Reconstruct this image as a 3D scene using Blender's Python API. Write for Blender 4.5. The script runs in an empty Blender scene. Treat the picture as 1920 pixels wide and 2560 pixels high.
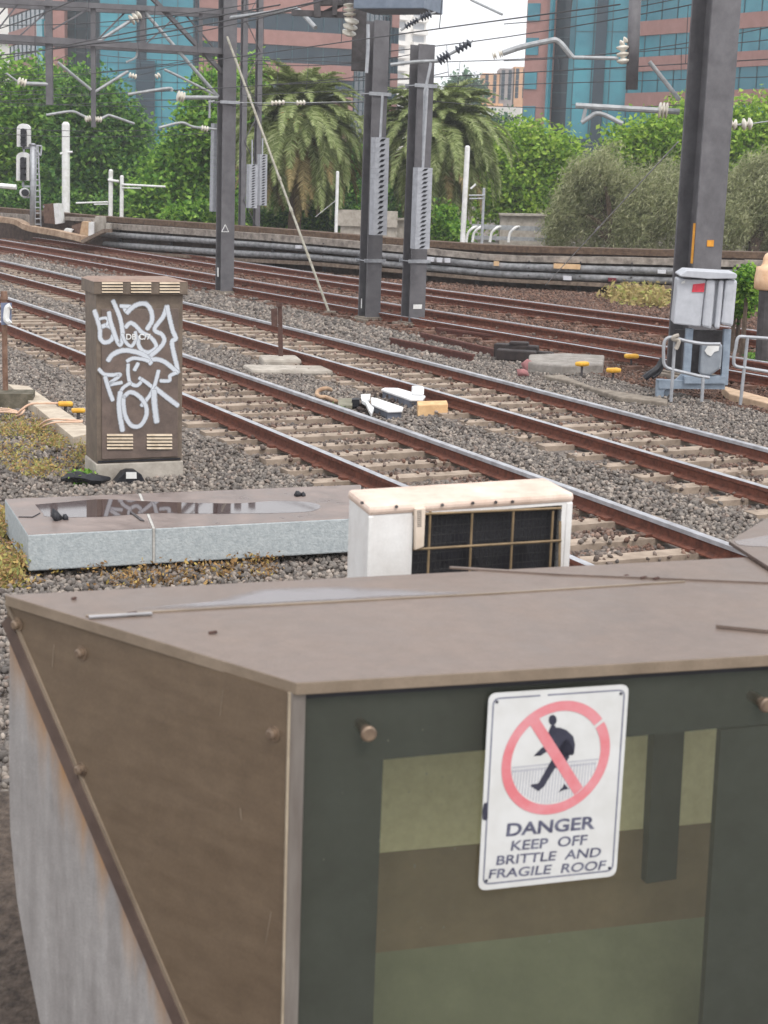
import bpy, bmesh, math, random
import numpy as np
from mathutils import Vector, Matrix
random.seed(7); RNG = np.random.default_rng(7)
sc = bpy.context.scene
COL = sc.collection
# ------------------------------------------------------------------ camera, sky, sun, exposure
F_PX, PITCH, ROLL, CAM_H = 3985.85, 0.21079, 0.03376, 2.89615      # photo px, rad, rad, m above rail head
_fw = Vector((0, math.cos(PITCH), -math.sin(PITCH))); _rt = Vector((1, 0, 0)); _up = _rt.cross(_fw)
R_ = _rt*math.cos(ROLL) + _up*math.sin(ROLL); U_ = -_rt*math.sin(ROLL) + _up*math.cos(ROLL); EYE = Vector((0, 0, CAM_H))
cam = bpy.data.cameras.new("camera"); camo = bpy.data.objects.new("camera", cam); COL.objects.link(camo)
M = Matrix((R_, U_, -_fw)).transposed().to_4x4(); M.translation = EYE; camo.matrix_world = M
cam.sensor_fit = 'VERTICAL'; cam.sensor_height = 24.0; cam.lens = 24.0*F_PX/2560; cam.clip_start = 0.05; cam.clip_end = 3000
cam.dof.use_dof = True; cam.dof.focus_distance = 17.0; cam.dof.aperture_fstop = 3.5
sc.camera = camo
SUN_EL, SUN_AZ = math.radians(58), math.radians(150)               # azimuth clockwise from +Y
w = bpy.data.worlds.new("World"); sc.world = w; w.use_nodes = True
nt = w.node_tree; nt.nodes.clear()
sky = nt.nodes.new('ShaderNodeTexSky'); sky.sky_type = 'NISHITA'; sky.sun_disc = False
sky.sun_elevation = SUN_EL; sky.sun_rotation = SUN_AZ; sky.air_density = 1.0; sky.dust_density = 4.0; sky.ozone_density = 1.0
hs = nt.nodes.new('ShaderNodeHueSaturation'); hs.inputs['Saturation'].default_value = 0.14   # overcast: the blue is mostly veiled
bg = nt.nodes.new('ShaderNodeBackground'); bg.inputs['Strength'].default_value = 0.15
wo = nt.nodes.new('ShaderNodeOutputWorld')
mxc = nt.nodes.new('ShaderNodeMix'); mxc.data_type = 'RGBA'; mxc.inputs['Factor'].default_value = 0.7; mxc.inputs['B'].default_value = (6.6, 6.75, 7.0, 1)   # even cloud deck over the sky
nt.links.new(sky.outputs[0], hs.inputs['Color']); nt.links.new(hs.outputs[0], mxc.inputs['A']); nt.links.new(mxc.outputs['Result'], bg.inputs['Color']); nt.links.new(bg.outputs[0], wo.inputs[0])
sun = bpy.data.lights.new("sun", 'SUN'); sun.energy = 1.0; sun.angle = math.radians(14); sun.color = (1.0, 0.96, 0.9)
suno = bpy.data.objects.new("sun", sun); COL.objects.link(suno)
sd = Vector((math.sin(SUN_AZ)*math.cos(SUN_EL), math.cos(SUN_AZ)*math.cos(SUN_EL), math.sin(SUN_EL)))
suno.rotation_euler = sd.to_track_quat('Z', 'Y').to_euler(); suno.location = (0, -10, 40)
sc.view_settings.view_transform = 'Standard'; sc.view_settings.look = 'None'
sc.view_settings.exposure = 0.72; sc.view_settings.gamma = 1.0
sc.cycles.use_denoising = True; sc.cycles.max_bounces = 8; sc.cycles.transparent_max_bounces = 16

# ------------------------------------------------------------------ photo pixel -> point in the place
def ray(px, py):
    return (R_*((px-960)/F_PX) - U_*((py-1280)/F_PX) + _fw)
def at(px, py, Y):
    r = ray(px, py); return EYE + r*(Y/r.y)
def gnd(px, py, z=-0.17):
    r = ray(px, py); return EYE + r*((z-CAM_H)/r.z)
def onp(px, py, P0, N):
    r = ray(px, py); return EYE + r*((P0-EYE).dot(N)/r.dot(N))
def crop(ox, oy, k): return lambda x, y: (ox+x/k, oy+y/k)
d_ = crop(0, 0, 0.86406); c1 = crop(0, 0, 2.592); c2 = crop(480, 0, 2.592); c3 = crop(900, 0, 3.072); c4 = crop(1280, 0, 2.592)
c5 = crop(0, 440, 2.592); c6 = crop(480, 500, 2.592); c7 = crop(900, 600, 2.592); c8 = crop(1280, 500, 2.592)
cb = crop(0, 660, 3.1904); sg = crop(0, 280, 5.184); mb_ = crop(1600, 620, 5.184); tr = crop(0, 940, 5.925); pm = crop(740, 900, 3.95)
sl = crop(0, 1160, 1.728); ac_ = crop(800, 1100, 1.4813); sn = crop(1150, 1680, 3.5298); lp = crop(0, 1460, 2.0105); gl = crop(680, 1660, 1.3379); tl = crop(0, 0, 5.53)
# curved track frame: s metres along the line, o metres to the right of it
AZ, RAD = 0.42492, 431.16
CEN = Vector((-RAD*math.cos(AZ), -RAD*math.sin(AZ)))
def trk(s, o, z=0.0):
    a = AZ + s/RAD; return Vector((CEN.x+(RAD+o)*math.cos(a), CEN.y+(RAD+o)*math.sin(a), z))
def trk_n(s): a = AZ+s/RAD; return Vector((math.cos(a), math.sin(a), 0))
def trk_t(s): a = AZ+s/RAD; return Vector((-math.sin(a), math.cos(a), 0))
def to_so(p):
    q = Vector((p.x, p.y))-CEN; return (math.atan2(q.y, q.x)-AZ)*RAD, q.length-RAD

# ------------------------------------------------------------------ materials
def L(r, g, b):
    f = lambda c: (c/255/12.92 if c/255 <= 0.04045 else ((c/255+0.055)/1.055)**2.4)
    return (f(r), f(g), f(b), 1)
def mat(name, col, col2=None, rough=0.8, scale=6.0, bump=0.0, bscale=60, metal=0.0, spec=0.35, stretch=(1, 1, 1), lo=0.35, hi=0.7, detail=6, rvar=0.0, bdist=0.01, grit=0.0, gscale=140):
    m = bpy.data.materials.new(name); m.use_nodes = True; n = m.node_tree.nodes; l = m.node_tree.links
    b = n['Principled BSDF']; b.inputs['Roughness'].default_value = rough; b.inputs['Metallic'].default_value = metal
    b.inputs['Specular IOR Level'].default_value = spec
    if col2 is None: col2 = tuple(c*0.72 for c in col[:3])+(1,)
    tc = n.new('ShaderNodeTexCoord'); mp = n.new('ShaderNodeMapping'); mp.inputs['Scale'].default_value = stretch
    l.new(tc.outputs['Object'], mp.inputs[0])
    tx = n.new('ShaderNodeTexNoise'); tx.inputs['Scale'].default_value = scale; tx.inputs['Detail'].default_value = detail
    tx.inputs['Roughness'].default_value = 0.65
    l.new(mp.outputs[0], tx.inputs['Vector'])
    rp = n.new('ShaderNodeValToRGB'); rp.color_ramp.elements[0].position = lo; rp.color_ramp.elements[1].position = hi
    rp.color_ramp.elements[0].color = col2; rp.color_ramp.elements[1].color = col
    l.new(tx.outputs['Fac'], rp.inputs[0]); out = rp.outputs[0]
    if grit:                                                        # fine dust speckle and blotchy staining
        for sc_g, amt in ((gscale, grit), (gscale*.11, grit*.8)):
            t3_ = n.new('ShaderNodeTexNoise'); t3_.inputs['Scale'].default_value = sc_g; t3_.inputs['Detail'].default_value = 4; l.new(tc.outputs['Object'], t3_.inputs['Vector'])
            mg = n.new('ShaderNodeMapRange'); mg.inputs['From Min'].default_value = .3; mg.inputs['From Max'].default_value = .7; mg.inputs['To Min'].default_value = 1-amt; mg.inputs['To Max'].default_value = 1+amt; l.new(t3_.outputs['Fac'], mg.inputs[0])
            vm = n.new('ShaderNodeVectorMath'); vm.operation = 'SCALE'; l.new(out, vm.inputs[0]); l.new(mg.outputs[0], vm.inputs['Scale']); out = vm.outputs[0]
    l.new(out, b.inputs['Base Color'])
    if rvar:
        mr = n.new('ShaderNodeMapRange'); mr.inputs['From Min'].default_value = 0.35; mr.inputs['From Max'].default_value = 0.7
        mr.inputs['To Min'].default_value = rough-rvar; mr.inputs['To Max'].default_value = rough+rvar
        l.new(tx.outputs['Fac'], mr.inputs[0]); l.new(mr.outputs[0], b.inputs['Roughness'])
    if bump:
        t2 = n.new('ShaderNodeTexNoise'); t2.inputs['Scale'].default_value = bscale; t2.inputs['Detail'].default_value = 5
        l.new(mp.outputs[0], t2.inputs['Vector'])
        bp = n.new('ShaderNodeBump'); bp.inputs['Strength'].default_value = bump; bp.inputs['Distance'].default_value = bdist
        l.new(t2.outputs['Fac'], bp.inputs['Height']); l.new(bp.outputs[0], b.inputs['Normal'])
    return m
def island_mat(name, ramp, rough=0.9, spec=0.2, trans=0.0, tint=None):
    """colour picked per loose island (leaf, stone); optional 'rust' attribute mixes in a stain"""
    m = bpy.data.materials.new(name); m.use_nodes = True; n = m.node_tree.nodes; l = m.node_tree.links
    b = n['Principled BSDF']; b.inputs['Roughness'].default_value = rough; b.inputs['Specular IOR Level'].default_value = spec
    g = n.new('ShaderNodeNewGeometry'); rp = n.new('ShaderNodeValToRGB'); cr = rp.color_ramp
    while len(cr.elements) < len(ramp): cr.elements.new(0.5)
    for e, (p, c) in zip(cr.elements, ramp): e.position = p; e.color = c
    l.new(g.outputs['Random Per Island'], rp.inputs[0]); out = rp.outputs[0]
    if tint:
        at_ = n.new('ShaderNodeAttribute'); at_.attribute_name = 'rust'
        mx = n.new('ShaderNodeMix'); mx.data_type = 'RGBA'; mx.blend_type = 'MULTIPLY'
        l.new(at_.outputs['Fac'], mx.inputs['Factor']); l.new(out, mx.inputs['A']); mx.inputs['B'].default_value = tint; out = mx.outputs['Result']
    l.new(out, b.inputs['Base Color'])
    if trans:
        t = n.new('ShaderNodeBsdfTranslucent'); l.new(out, t.inputs['Color']); ms = n.new('ShaderNodeMixShader'); ms.inputs[0].default_value = trans
        l.new(b.outputs[0], ms.inputs[1]); l.new(t.outputs[0], ms.inputs[2]); l.new(ms.outputs[0], n['Material Output'].inputs[0])
    return m

# ------------------------------------------------------------------ mesh building
WL = {}
class MB:
    def __init__(s): s.v = []; s.f = []; s.m = []
    def add(s, vs, fs, m=0):
        o = len(s.v); s.v += [Vector(x) for x in vs]; s.f += [[i+o for i in q] for q in fs]; s.m += [m]*len(fs); return s
    def box(s, c, a, b, d, m=0):
        c = Vector(c); a, b, d = Vector(a), Vector(b), Vector(d)
        if a.cross(b).dot(d) < 0: a = -a
        vs = [c+i*a+j*b+k*d for k in (-1, 1) for j in (-1, 1) for i in (-1, 1)]
        return s.add(vs, [[0, 2, 3, 1], [4, 5, 7, 6], [0, 1, 5, 4], [2, 6, 7, 3], [0, 4, 6, 2], [1, 3, 7, 5]], m)
    def beam(s, p, q, w, h=None, m=0, side=None):
        p, q = Vector(p), Vector(q); d = (q-p); h = h or w
        sd = Vector(side) if side is not None else (Vector((0, 0, 1)) if abs(d.normalized().z) < 0.95 else Vector((0, 1, 0)))
        a = d.cross(sd).normalized(); b = a.cross(d).normalized()
        return s.box((p+q)/2, d/2, a*w/2, b*h/2, m)
    def tube(s, pts, r, seg=8, m=0, cap=True):
        pts = [Vector(p) for p in pts]; n = len(pts); rs = r if isinstance(r, (list, tuple)) else [r]*n
        t0 = (pts[1]-pts[0]).normalized(); ref = Vector((0, 0, 1)) if abs(t0.z) < 0.9 else Vector((1, 0, 0))
        u = t0.cross(ref).normalized(); vs = []
        for i, p in enumerate(pts):
            t = (pts[min(i+1, n-1)]-pts[max(i-1, 0)]).normalized(); u = (u-t*u.dot(t)).normalized(); w2 = t.cross(u)
            for k in range(seg):
                a = 2*math.pi*k/seg; vs.append(p+(u*math.cos(a)+w2*math.sin(a))*rs[i])
        fs = [[i*seg+k, i*seg+(k+1) % seg, (i+1)*seg+(k+1) % seg, (i+1)*seg+k] for i in range(n-1) for k in range(seg)]
        if cap: fs += [list(range(seg))[::-1], [(n-1)*seg+k for k in range(seg)]]
        return s.add(vs, fs, m)
    def prism(s, poly, vec, m=0, mside=None):
        poly = [Vector(p) for p in poly]; vec = Vector(vec); n = len(poly)
        nn = Vector((0, 0, 0))
        for i in range(n): nn += poly[i].cross(poly[(i+1) % n])
        if nn.dot(vec) > 0: poly = poly[::-1]
        vs = poly+[p+vec for p in poly]
        s.add(vs, [list(range(n)), list(range(n, 2*n))[::-1]], m)
        o = len(s.v)-2*n
        for i in range(n):
            s.f.append([o+i, o+n+i, o+n+(i+1) % n, o+(i+1) % n]); s.m.append(m if mside is None else mside)
        return s
    def ribbon(s, L_, R2, m=0):
        n = len(L_); return s.add(list(L_)+list(R2), [[i, i+1, n+i+1, n+i] for i in range(n-1)], m)
    def build(s, name, mats, parent=None, origin=None, smooth=False, bevel=0):
        org = WL[parent.name] if parent is not None else (Vector(origin) if origin is not None else Vector((0, 0, 0)))
        me = bpy.data.meshes.new(name); me.from_pydata([tuple(x-org) for x in s.v], [], s.f)
        for mm in (mats if isinstance(mats, (list, tuple)) else [mats]): me.materials.append(mm)
        me.polygons.foreach_set('material_index', s.m)
        if smooth: me.polygons.foreach_set('use_smooth', [True]*len(s.f))
        me.update(); return link(name, me, parent, org, bevel)
def link(name, me, parent, org, bevel=0):
    o = bpy.data.objects.new(name, me); COL.objects.link(o)
    if parent is not None: o.parent = parent
    else: o.location = org
    WL[o.name] = Vector(org)
    if bevel:
        md = o.modifiers.new('bevel', 'BEVEL'); md.width = bevel; md.segments = 2; md.limit_method = 'ANGLE'
    return o
def np_mesh(name, v, f, mats, parent=None, org=(0, 0, 0), attr=None):
    """v (n,3), f (m,k) numpy arrays"""
    org = np.array(WL[parent.name] if parent is not None else org)
    me = bpy.data.meshes.new(name); k = f.shape[1]
    me.vertices.add(len(v)); me.vertices.foreach_set('co', (v-org).astype(np.float32).ravel())
    me.loops.add(f.size); me.loops.foreach_set('vertex_index', f.astype(np.int32).ravel())
    me.polygons.add(len(f)); me.polygons.foreach_set('loop_start', np.arange(0, f.size, k, dtype=np.int32))
    me.polygons.foreach_set('loop_total', np.full(len(f), k, dtype=np.int32))
    me.materials.append(mats)
    if attr is not None:
        a = me.attributes.new('rust', 'FLOAT', 'POINT'); a.data.foreach_set('value', attr.astype(np.float32))
    me.update(calc_edges=True); me.validate()
    return link(name, me, parent, Vector(org))
def thing(name, label, cat, loc, group=None):
    o = bpy.data.objects.new(name, None); COL.objects.link(o); o.location = loc; o.empty_display_size = 0.2
    WL[o.name] = Vector(loc); tag(o, label, cat, group); return o
def tag(o, label, cat, group=None):
    o['label'] = label; o['category'] = cat
    if group: o['group'] = group
    return o
def setting(o, kind='structure'): o['kind'] = kind; return o
def relocate(o, src_parent):  # nothing
    return o
Z = Vector((0, 0, 1))
def lerp(a, b, t): return a+(b-a)*t
def smooth_path(pts, n=8):
    """Catmull-Rom through pts"""
    P = [Vector(p) for p in pts]; P = [P[0]*2-P[1]]+P+[P[-1]*2-P[-2]]; out = []
    for i in range(1, len(P)-2):
        for k in range(n):
            t = k/n; a, b, c, e = P[i-1], P[i], P[i+1], P[i+2]
            out.append(0.5*((2*b)+(c-a)*t+(2*a-5*b+4*c-e)*t*t+(3*b-a-3*c+e)*t**3))
    return out+[P[-2]]
# ------------------------------------------------------------------ palette
GREY_STEEL = mat('mast_paint', L(110, 108, 111), L(88, 86, 89), 0.65, 3, bump=0.15, bscale=30)
DARK_STEEL = mat('weathered_dark_steel', L(92, 88, 90), L(62, 58, 58), 0.7, 5)
GALV = mat('galvanised_steel', L(178, 180, 184), L(150, 152, 157), 0.5, 8, metal=0.3)
WHITE = mat('white_paint', L(232, 232, 232), L(205, 204, 200), 0.45, 5)
PORCELAIN = mat('white_porcelain', L(222, 217, 206), L(186, 178, 164), 0.25, 9, spec=0.5)
RUST = mat('rail_rust', L(122, 74, 58), L(82, 48, 38), 0.9, 14, bump=0.3, bscale=50)
RAILTOP = mat('worn_rail_head', L(186, 187, 192), L(150, 149, 153), 0.4, 6, metal=0.25)
CONC = mat('pale_concrete', L(184, 176, 166), L(146, 138, 128), 0.9, 5, bump=0.3, bscale=80)
SLEEPER = mat('stained_concrete_sleeper', L(170, 153, 137), L(116, 102, 90), 0.9, 3.5, bump=0.4, bscale=40, lo=0.3, hi=0.66)
BLACKP = mat('black_paint', L(42, 42, 48), L(28, 28, 32), 0.5)
YELLOW = mat('yellow_plastic', L(236, 186, 70), L(206, 150, 44), 0.5, 7)
CABLE = mat('wire_dark', L(78, 78, 82), L(60, 60, 62), 0.6)
CABLEB = mat('cable_buff', L(222, 190, 165), L(190, 150, 125), 0.6)
# ================================================================== GROUND, BALLAST
GZ = -0.20
gm = mat('ballast_bed', L(136, 127, 119), L(100, 92, 87), 0.95, 26, bump=1.0, bscale=34, detail=8, bdist=0.03)
g = MB(); nx, ny = 90, 110
xs = np.linspace(-70, 70, nx); ys = np.concatenate([np.linspace(-8, 75, ny-12), np.linspace(85, 1600, 12)])
def dip(x, y): return -.45*min(1, max(0, (7.4-y)/1.6))**1.5            # the ballast falls away toward the platform side
vs = [(x*(1 if y < 80 else y/80*1.2), y, GZ-0.012+0.02*math.sin(x*1.7+y*0.6)*math.sin(y*1.1)+dip(x, y) if y < 40 else GZ-0.02) for y in ys for x in xs]
fs = [[j*nx+i, j*nx+i+1, (j+1)*nx+i+1, (j+1)*nx+i] for j in range(len(ys)-1) for i in range(nx-1)]
g.add(vs, fs); setting(g.build('ground', gm, smooth=True))
# track centre lines as offset against s
O1, O2 = 7.21489, 10.64238
def o3(s): return float(np.interp(s, [10, 15, 20, 25, 30, 36, 45, 60, 90], [17.5, 17.0, 16.5, 15.9, 15.35, 14.95, 14.55, 14.3, 14.2]))
def o4(s): return float(np.interp(s, [10, 20, 26, 30, 35, 42, 60, 90], [22.4, 20.9, 19.9, 19.25, 18.6, 18.1, 17.75, 17.6]))
TRACKS = [('railway_track', 'nearest railway track, its curved rails passing behind the white air conditioner', lambda s: O1, -9, 70, -3, 40, 0.62),
          ('railway_track', 'second railway track, passing behind the graffitied cabinet and in front of the steel masts', lambda s: O2, -9, 80, 0, 56, 0.62),
          ('railway_track', 'rusty third railway track just beyond the bases of the steel masts', o3, 9, 88, 12, 72, 0.62),
          ('railway_track', 'farthest rusty railway track, at the foot of the dark cable troughs', o4, 11, 88, 14, 75, 0.64)]
PROF = [(-.07, -.16), (.07, -.16), (.07, -.148), (.012, -.122), (.012, -.055), (.037, -.042), (.037, -.006), (.028, 0), (-.028, 0), (-.037, -.006), (-.037, -.042), (-.012, -.055), (-.012, -.122), (-.07, -.148)]
STEEL_BAND = {6, 7, 8}                                                # the head; the gauge face is worn bright too
RUSTY_SLEEPER = mat('rust_stained_sleeper', L(134, 104, 90), L(88, 62, 52), .95, 4)
def slp_mesh(m=None):
    b = MB(); b.box((0, 0, -.26), (1.22, 0, 0), (0, .105, 0), (0, 0, .095), 0)
    for x in (-.7525, .7525):
        for sx in (-1, 1):
            b.box((x+sx*.1, 0, -.152), (.035, 0, 0), (0, .05, 0), (0, 0, .014), 1)
    o = b.build('sleeper', [m or SLEEPER, RUST]); me = o.data; bpy.data.objects.remove(o); return me
SLP = slp_mesh(); SLPR = slp_mesh(RUSTY_SLEEPER)
sleeper_rects = []
for ti, (nm, lab, of, s0, s1, a0, a1, sp) in enumerate(TRACKS):
    base = trk(max(s0, 20), of(max(s0, 20)), GZ); t = thing(nm, lab, 'railway track', base, 'railway tracks')
    S = np.arange(s0, s1+.5, 0.8)
    for side in ((-.7525, .7525) if ti < 2 else (-.7525, .7525, -.56, .56)):
        b = MB(); n = len(PROF)
        vs = []
        for s in S:
            o = of(s); nn = trk_n(s)
            for (x, z) in PROF: vs.append(trk(s, o+side)+nn*x+Z*z)
        fs, ms = [], []
        for i in range(len(S)-1):
            for k in range(n):
                fs.append([i*n+k, i*n+(k+1) % n, (i+1)*n+(k+1) % n, (i+1)*n+k]); ms.append(1 if abs(side) > .7 and (k in STEEL_BAND or k == (9 if side > 0 else 5)) else 0)
        b.v = vs; b.f = fs; b.m = ms
        b.build('rail' if abs(side) > .7 else 'check_rail', [RUST, RAILTOP], t)
    for i, s in enumerate(np.arange(a0, a1, sp)):
        s = float(s)+random.uniform(-.03, .03); o = of(s); c = trk(s, o)
        sl_ = bpy.data.objects.new('sleeper', SLP if ti < 2 else SLPR); COL.objects.link(sl_); sl_.parent = t
        dth = (of(s+1)-of(s-1))/2
        sl_.location = c-WL[t.name]+Z*(.012+random.uniform(-.008, .006)); sl_.rotation_euler = (0, 0, AZ+s/RAD-math.atan(dth)+random.uniform(-.012, .012))
        sleeper_rects.append((ti, s))
# loose ballast stones: thousands of small faceted rocks
def ico():
    p = (1+5**.5)/2; v = np.array([(-1, p, 0), (1, p, 0), (-1, -p, 0), (1, -p, 0), (0, -1, p), (0, 1, p), (0, -1, -p), (0, 1, -p), (p, 0, -1), (p, 0, 1), (-p, 0, -1), (-p, 0, 1)], float)
    v /= np.linalg.norm(v[0])
    f = np.array([(0, 11, 5), (0, 5, 1), (0, 1, 7), (0, 7, 10), (0, 10, 11), (1, 5, 9), (5, 11, 4), (11, 10, 2), (10, 7, 6), (7, 1, 8), (3, 9, 4), (3, 4, 2), (3, 2, 6), (3, 6, 8), (3, 8, 9), (4, 9, 5), (2, 4, 11), (6, 2, 10), (8, 6, 7), (9, 8, 1)])
    return v, f
def rot_mats(n):
    q = RNG.normal(size=(n, 4)); q /= np.linalg.norm(q, axis=1)[:, None]; a, b, c, d = q.T
    return np.stack([1-2*(c*c+d*d), 2*(b*c-a*d), 2*(b*d+a*c), 2*(b*c+a*d), 1-2*(b*b+d*d), 2*(c*d-a*b), 2*(b*d-a*c), 2*(c*d+a*b), 1-2*(b*b+c*c)], 1).reshape(n, 3, 3)
def stones(name, pts, rad, z, tint, material):
    n = len(pts); v, f = ico(); ks = len(v)
    P = v[None]*RNG.uniform(.72, 1.25, (n, ks, 1)); P = P*np.stack([RNG.uniform(.8, 1.35, n), RNG.uniform(.6, 1.0, n), RNG.uniform(.5, .8, n)], 1)[:, None]
    P = np.einsum('nij,nkj->nki', rot_mats(n), P)*rad[:, None, None]
    P = P+np.concatenate([pts, z[:, None]], 1)[:, None]
    F = (f[None]+(np.arange(n)*ks)[:, None, None]).reshape(-1, 3)
    return np_mesh(name, P.reshape(-1, 3), F, material, attr=np.repeat(tint, ks))
def so_np(x, y):
    qx, qy = x-CEN.x, y-CEN.y; return (np.arctan2(qy, qx)-AZ)*RAD, np.hypot(qx, qy)-RAD
def scatter(y0, y1, dens, r0, r1):
    A = 0.5*(y1**2-y0**2)*0.54; n = int(A*dens)
    y = np.sqrt(RNG.uniform(y0**2, y1**2, n)); x = y*RNG.uniform(-.27, .27, n)
    s, o = so_np(x, y); keep = np.ones(n, bool); tint = np.zeros(n)
    zoff = np.zeros(n)
    for ti, (nm, lab, of, s0, s1, a0, a1, sp) in enumerate(TRACKS):
        oc = np.array([of(q) for q in np.arange(-20, 120, 1.0)]); oc = np.interp(s, np.arange(-20, 120, 1.0), oc); e = o-oc
        for side in (-.7525, .7525): keep &= np.abs(e-side) > 0.085
        on = np.abs(((s-a0)/sp+.5) % 1-.5)*sp < .125
        inner = (np.abs(e) < 1.25) & (s > a0-.3) & (s < a1)
        keep &= ~(inner & on & (RNG.random(n) > (.13 if ti < 2 else .5)))
        zoff = np.where(inner & on, .05, np.where(inner, -.022, zoff))
        tint = np.maximum(tint, np.clip(1.35-np.abs(np.abs(e)-.55)/.55, 0, 1)*(.75 if ti < 2 else 1.0))
    tint = np.where((o > 14) & (o < 30), np.maximum(tint, 1.0), tint)
    tint = np.clip(tint+RNG.normal(0, .18, n), 0, 1)
    x, y, tint, zoff = x[keep], y[keep], tint[keep], zoff[keep]; n = len(x)
    clump = .014*np.sin(x*3.1+y*1.3)*np.sin(y*2.3-x)
    return np.stack([x, y], 1), RNG.uniform(r0, r1, n), GZ+RNG.uniform(-.012, .026, n)+clump+zoff-.45*np.clip((7.4-y)/1.6, 0, 1)**1.5, tint
STONE = island_mat('ballast_stone', [(0, L(88, 83, 80)), (.35, L(113, 107, 102)), (.7, L(131, 123, 116)), (.92, L(148, 138, 129)), (1, L(168, 158, 148))], 0.9, 0.25, tint=(0.62, 0.4, 0.33, 1))
parts = [scatter(4.6, 16, 700, .017, .035), scatter(16, 27, 620, .018, .034), scatter(27, 52, 170, .028, .055)]
so_ = stones('ballast', np.concatenate([p[0] for p in parts]), np.concatenate([p[1] for p in parts]), np.concatenate([p[2] for p in parts]), np.concatenate([p[3] for p in parts]), STONE)
setting(so_, 'stuff'); so_['label'] = 'loose grey and rust-stained ballast stones between and around the tracks'

# ================================================================== RETAINING WALL AND CABLE TROUGHS
WP = [Vector(p) for p in ((-62, 118, 0), (-28, 76, 0), (-16.5, 64.5, 0), (-10.3, 57, 0), (-2.3, 49, 0), (2.9, 45.2, 0), (7.2, 44, 0), (14, 43.2, 0), (24, 42.5, 0))]
WPS = smooth_path(WP, 6)
def on_wall(px, py, off=0.0):
    """where the sight line meets the vertical sheet `off` metres in front of the wall line"""
    r = ray(px, py); best = None
    for a, b in zip(WPS[:-1], WPS[1:]):
        t = (b-a).normalized(); n = Vector((t.y, -t.x, 0))
        if n.y > 0: n = -n
        a2 = a+n*off
        N = n; q = r.dot(N)
        if abs(q) < 1e-6: continue
        k = (a2-EYE).dot(N)/q
        if k <= 0: continue
        p = EYE+r*k; u = (Vector((p.x, p.y, 0))-a2).dot(t); ln = (b-a).length
        if -0.15 <= u <= ln+0.15: return p
    return EYE+r*(50/r.y)
def row(xs, table): return [(x, float(np.interp(x, [q[0] for q in table], [q[1] for q in table]))) for x in xs]
XS = list(range(-160, 2120, 76))
COPE_T = [(-300, 497), (0, 519), (270, 542), (480, 556), (789, 579), (1000, 597), (1247, 614), (1646, 624), (1920, 631), (2200, 638)]
DARKWALL = mat('sooty_brick_wall', L(92, 76, 68), L(56, 44, 40), 0.95, 6, bump=0.5, bscale=20)
COPING = mat('mossy_brown_coping', L(112, 92, 76), L(74, 58, 48), 0.95, 9, bump=0.4, bscale=30)
TROUGH = mat('weathered_grey_trough', L(170, 160, 150), L(108, 100, 94), 0.85, 5, bump=0.3, bscale=25)
PIPE = mat('dark_cable_pipe', L(148, 148, 150), L(96, 96, 98), 0.6, 6)
LEDGE = mat('pale_dusty_ledge', L(140, 124, 110), L(92, 78, 68), 0.9, 7)
wall = thing('retaining_wall', 'sooty low retaining wall with brown coping along the far side of the tracks', 'wall', (0, 48, GZ))
top = [on_wall(x, y) for x, y in row(XS, COPE_T)]
b = MB(); n = len(top); back = Vector((.15, .45, 0))
for i in range(n-1):
    p, q = top[i], top[i+1]; p0, q0 = Vector((p.x, p.y, GZ-.1)), Vector((q.x, q.y, GZ-.1)); dz = Z*-.16
    b.add([p0, q0, q+dz, p+dz, p0+back, q0+back, q+dz+back, p+dz+back], [[0, 1, 2, 3], [5, 4, 7, 6], [3, 2, 6, 7]])
b.build('brickwork', DARKWALL, wall)
b = MB(); f_ = Vector((-.03, -.09, 0))
for i in range(n-1):
    p, q = top[i], top[i+1]; dz = Z*-.17
    vs = [p+f_, q+f_, q+f_+dz, p+f_+dz, p+back*1.15, q+back*1.15, q+back*1.15+dz, p+back*1.15+dz]
    b.add(vs, [[3, 2, 1, 0], [0, 1, 5, 4], [2, 3, 7, 6], [4, 5, 6, 7]])
b.build('coping', COPING, wall)
# trough and pipe runs in front of the wall: (name, label, upper row, lower row, standoff, material)
RUNS = [('cable_trough', 'topmost weathered grey cable trough under the brown wall coping', [(260, 558), (540, 575), (789, 594), (1247, 638), (1646, 645), (2200, 660)], [(260, 572), (540, 592), (789, 611), (1247, 653), (1646, 662), (2200, 678)], .34, TROUGH),
        ('cable_pipe', 'upper of the two dark round cable pipes on the far wall', [(252, 578), (540, 597), (789, 616), (1247, 657), (1646, 668), (2200, 686)], [(252, 592), (540, 611), (789, 631), (1247, 675), (1646, 687), (2200, 706)], .30, PIPE),
        ('cable_pipe', 'lower of the two dark round cable pipes on the far wall', [(262, 603), (540, 622), (789, 636), (1247, 677), (1646, 692), (2200, 711)], [(262, 617), (540, 638), (789, 651), (1247, 694), (1646, 710), (2200, 730)], .30, PIPE),
        ('cable_ledge', 'pale dusty ledge lowest on the far wall, below both dark cable pipes', [(262, 622), (540, 643), (789, 655), (1247, 697), (1646, 713), (2200, 732)], [(262, 628), (540, 651), (789, 664), (1247, 705), (1646, 724), (2200, 744)], .42, LEDGE)]
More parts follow.
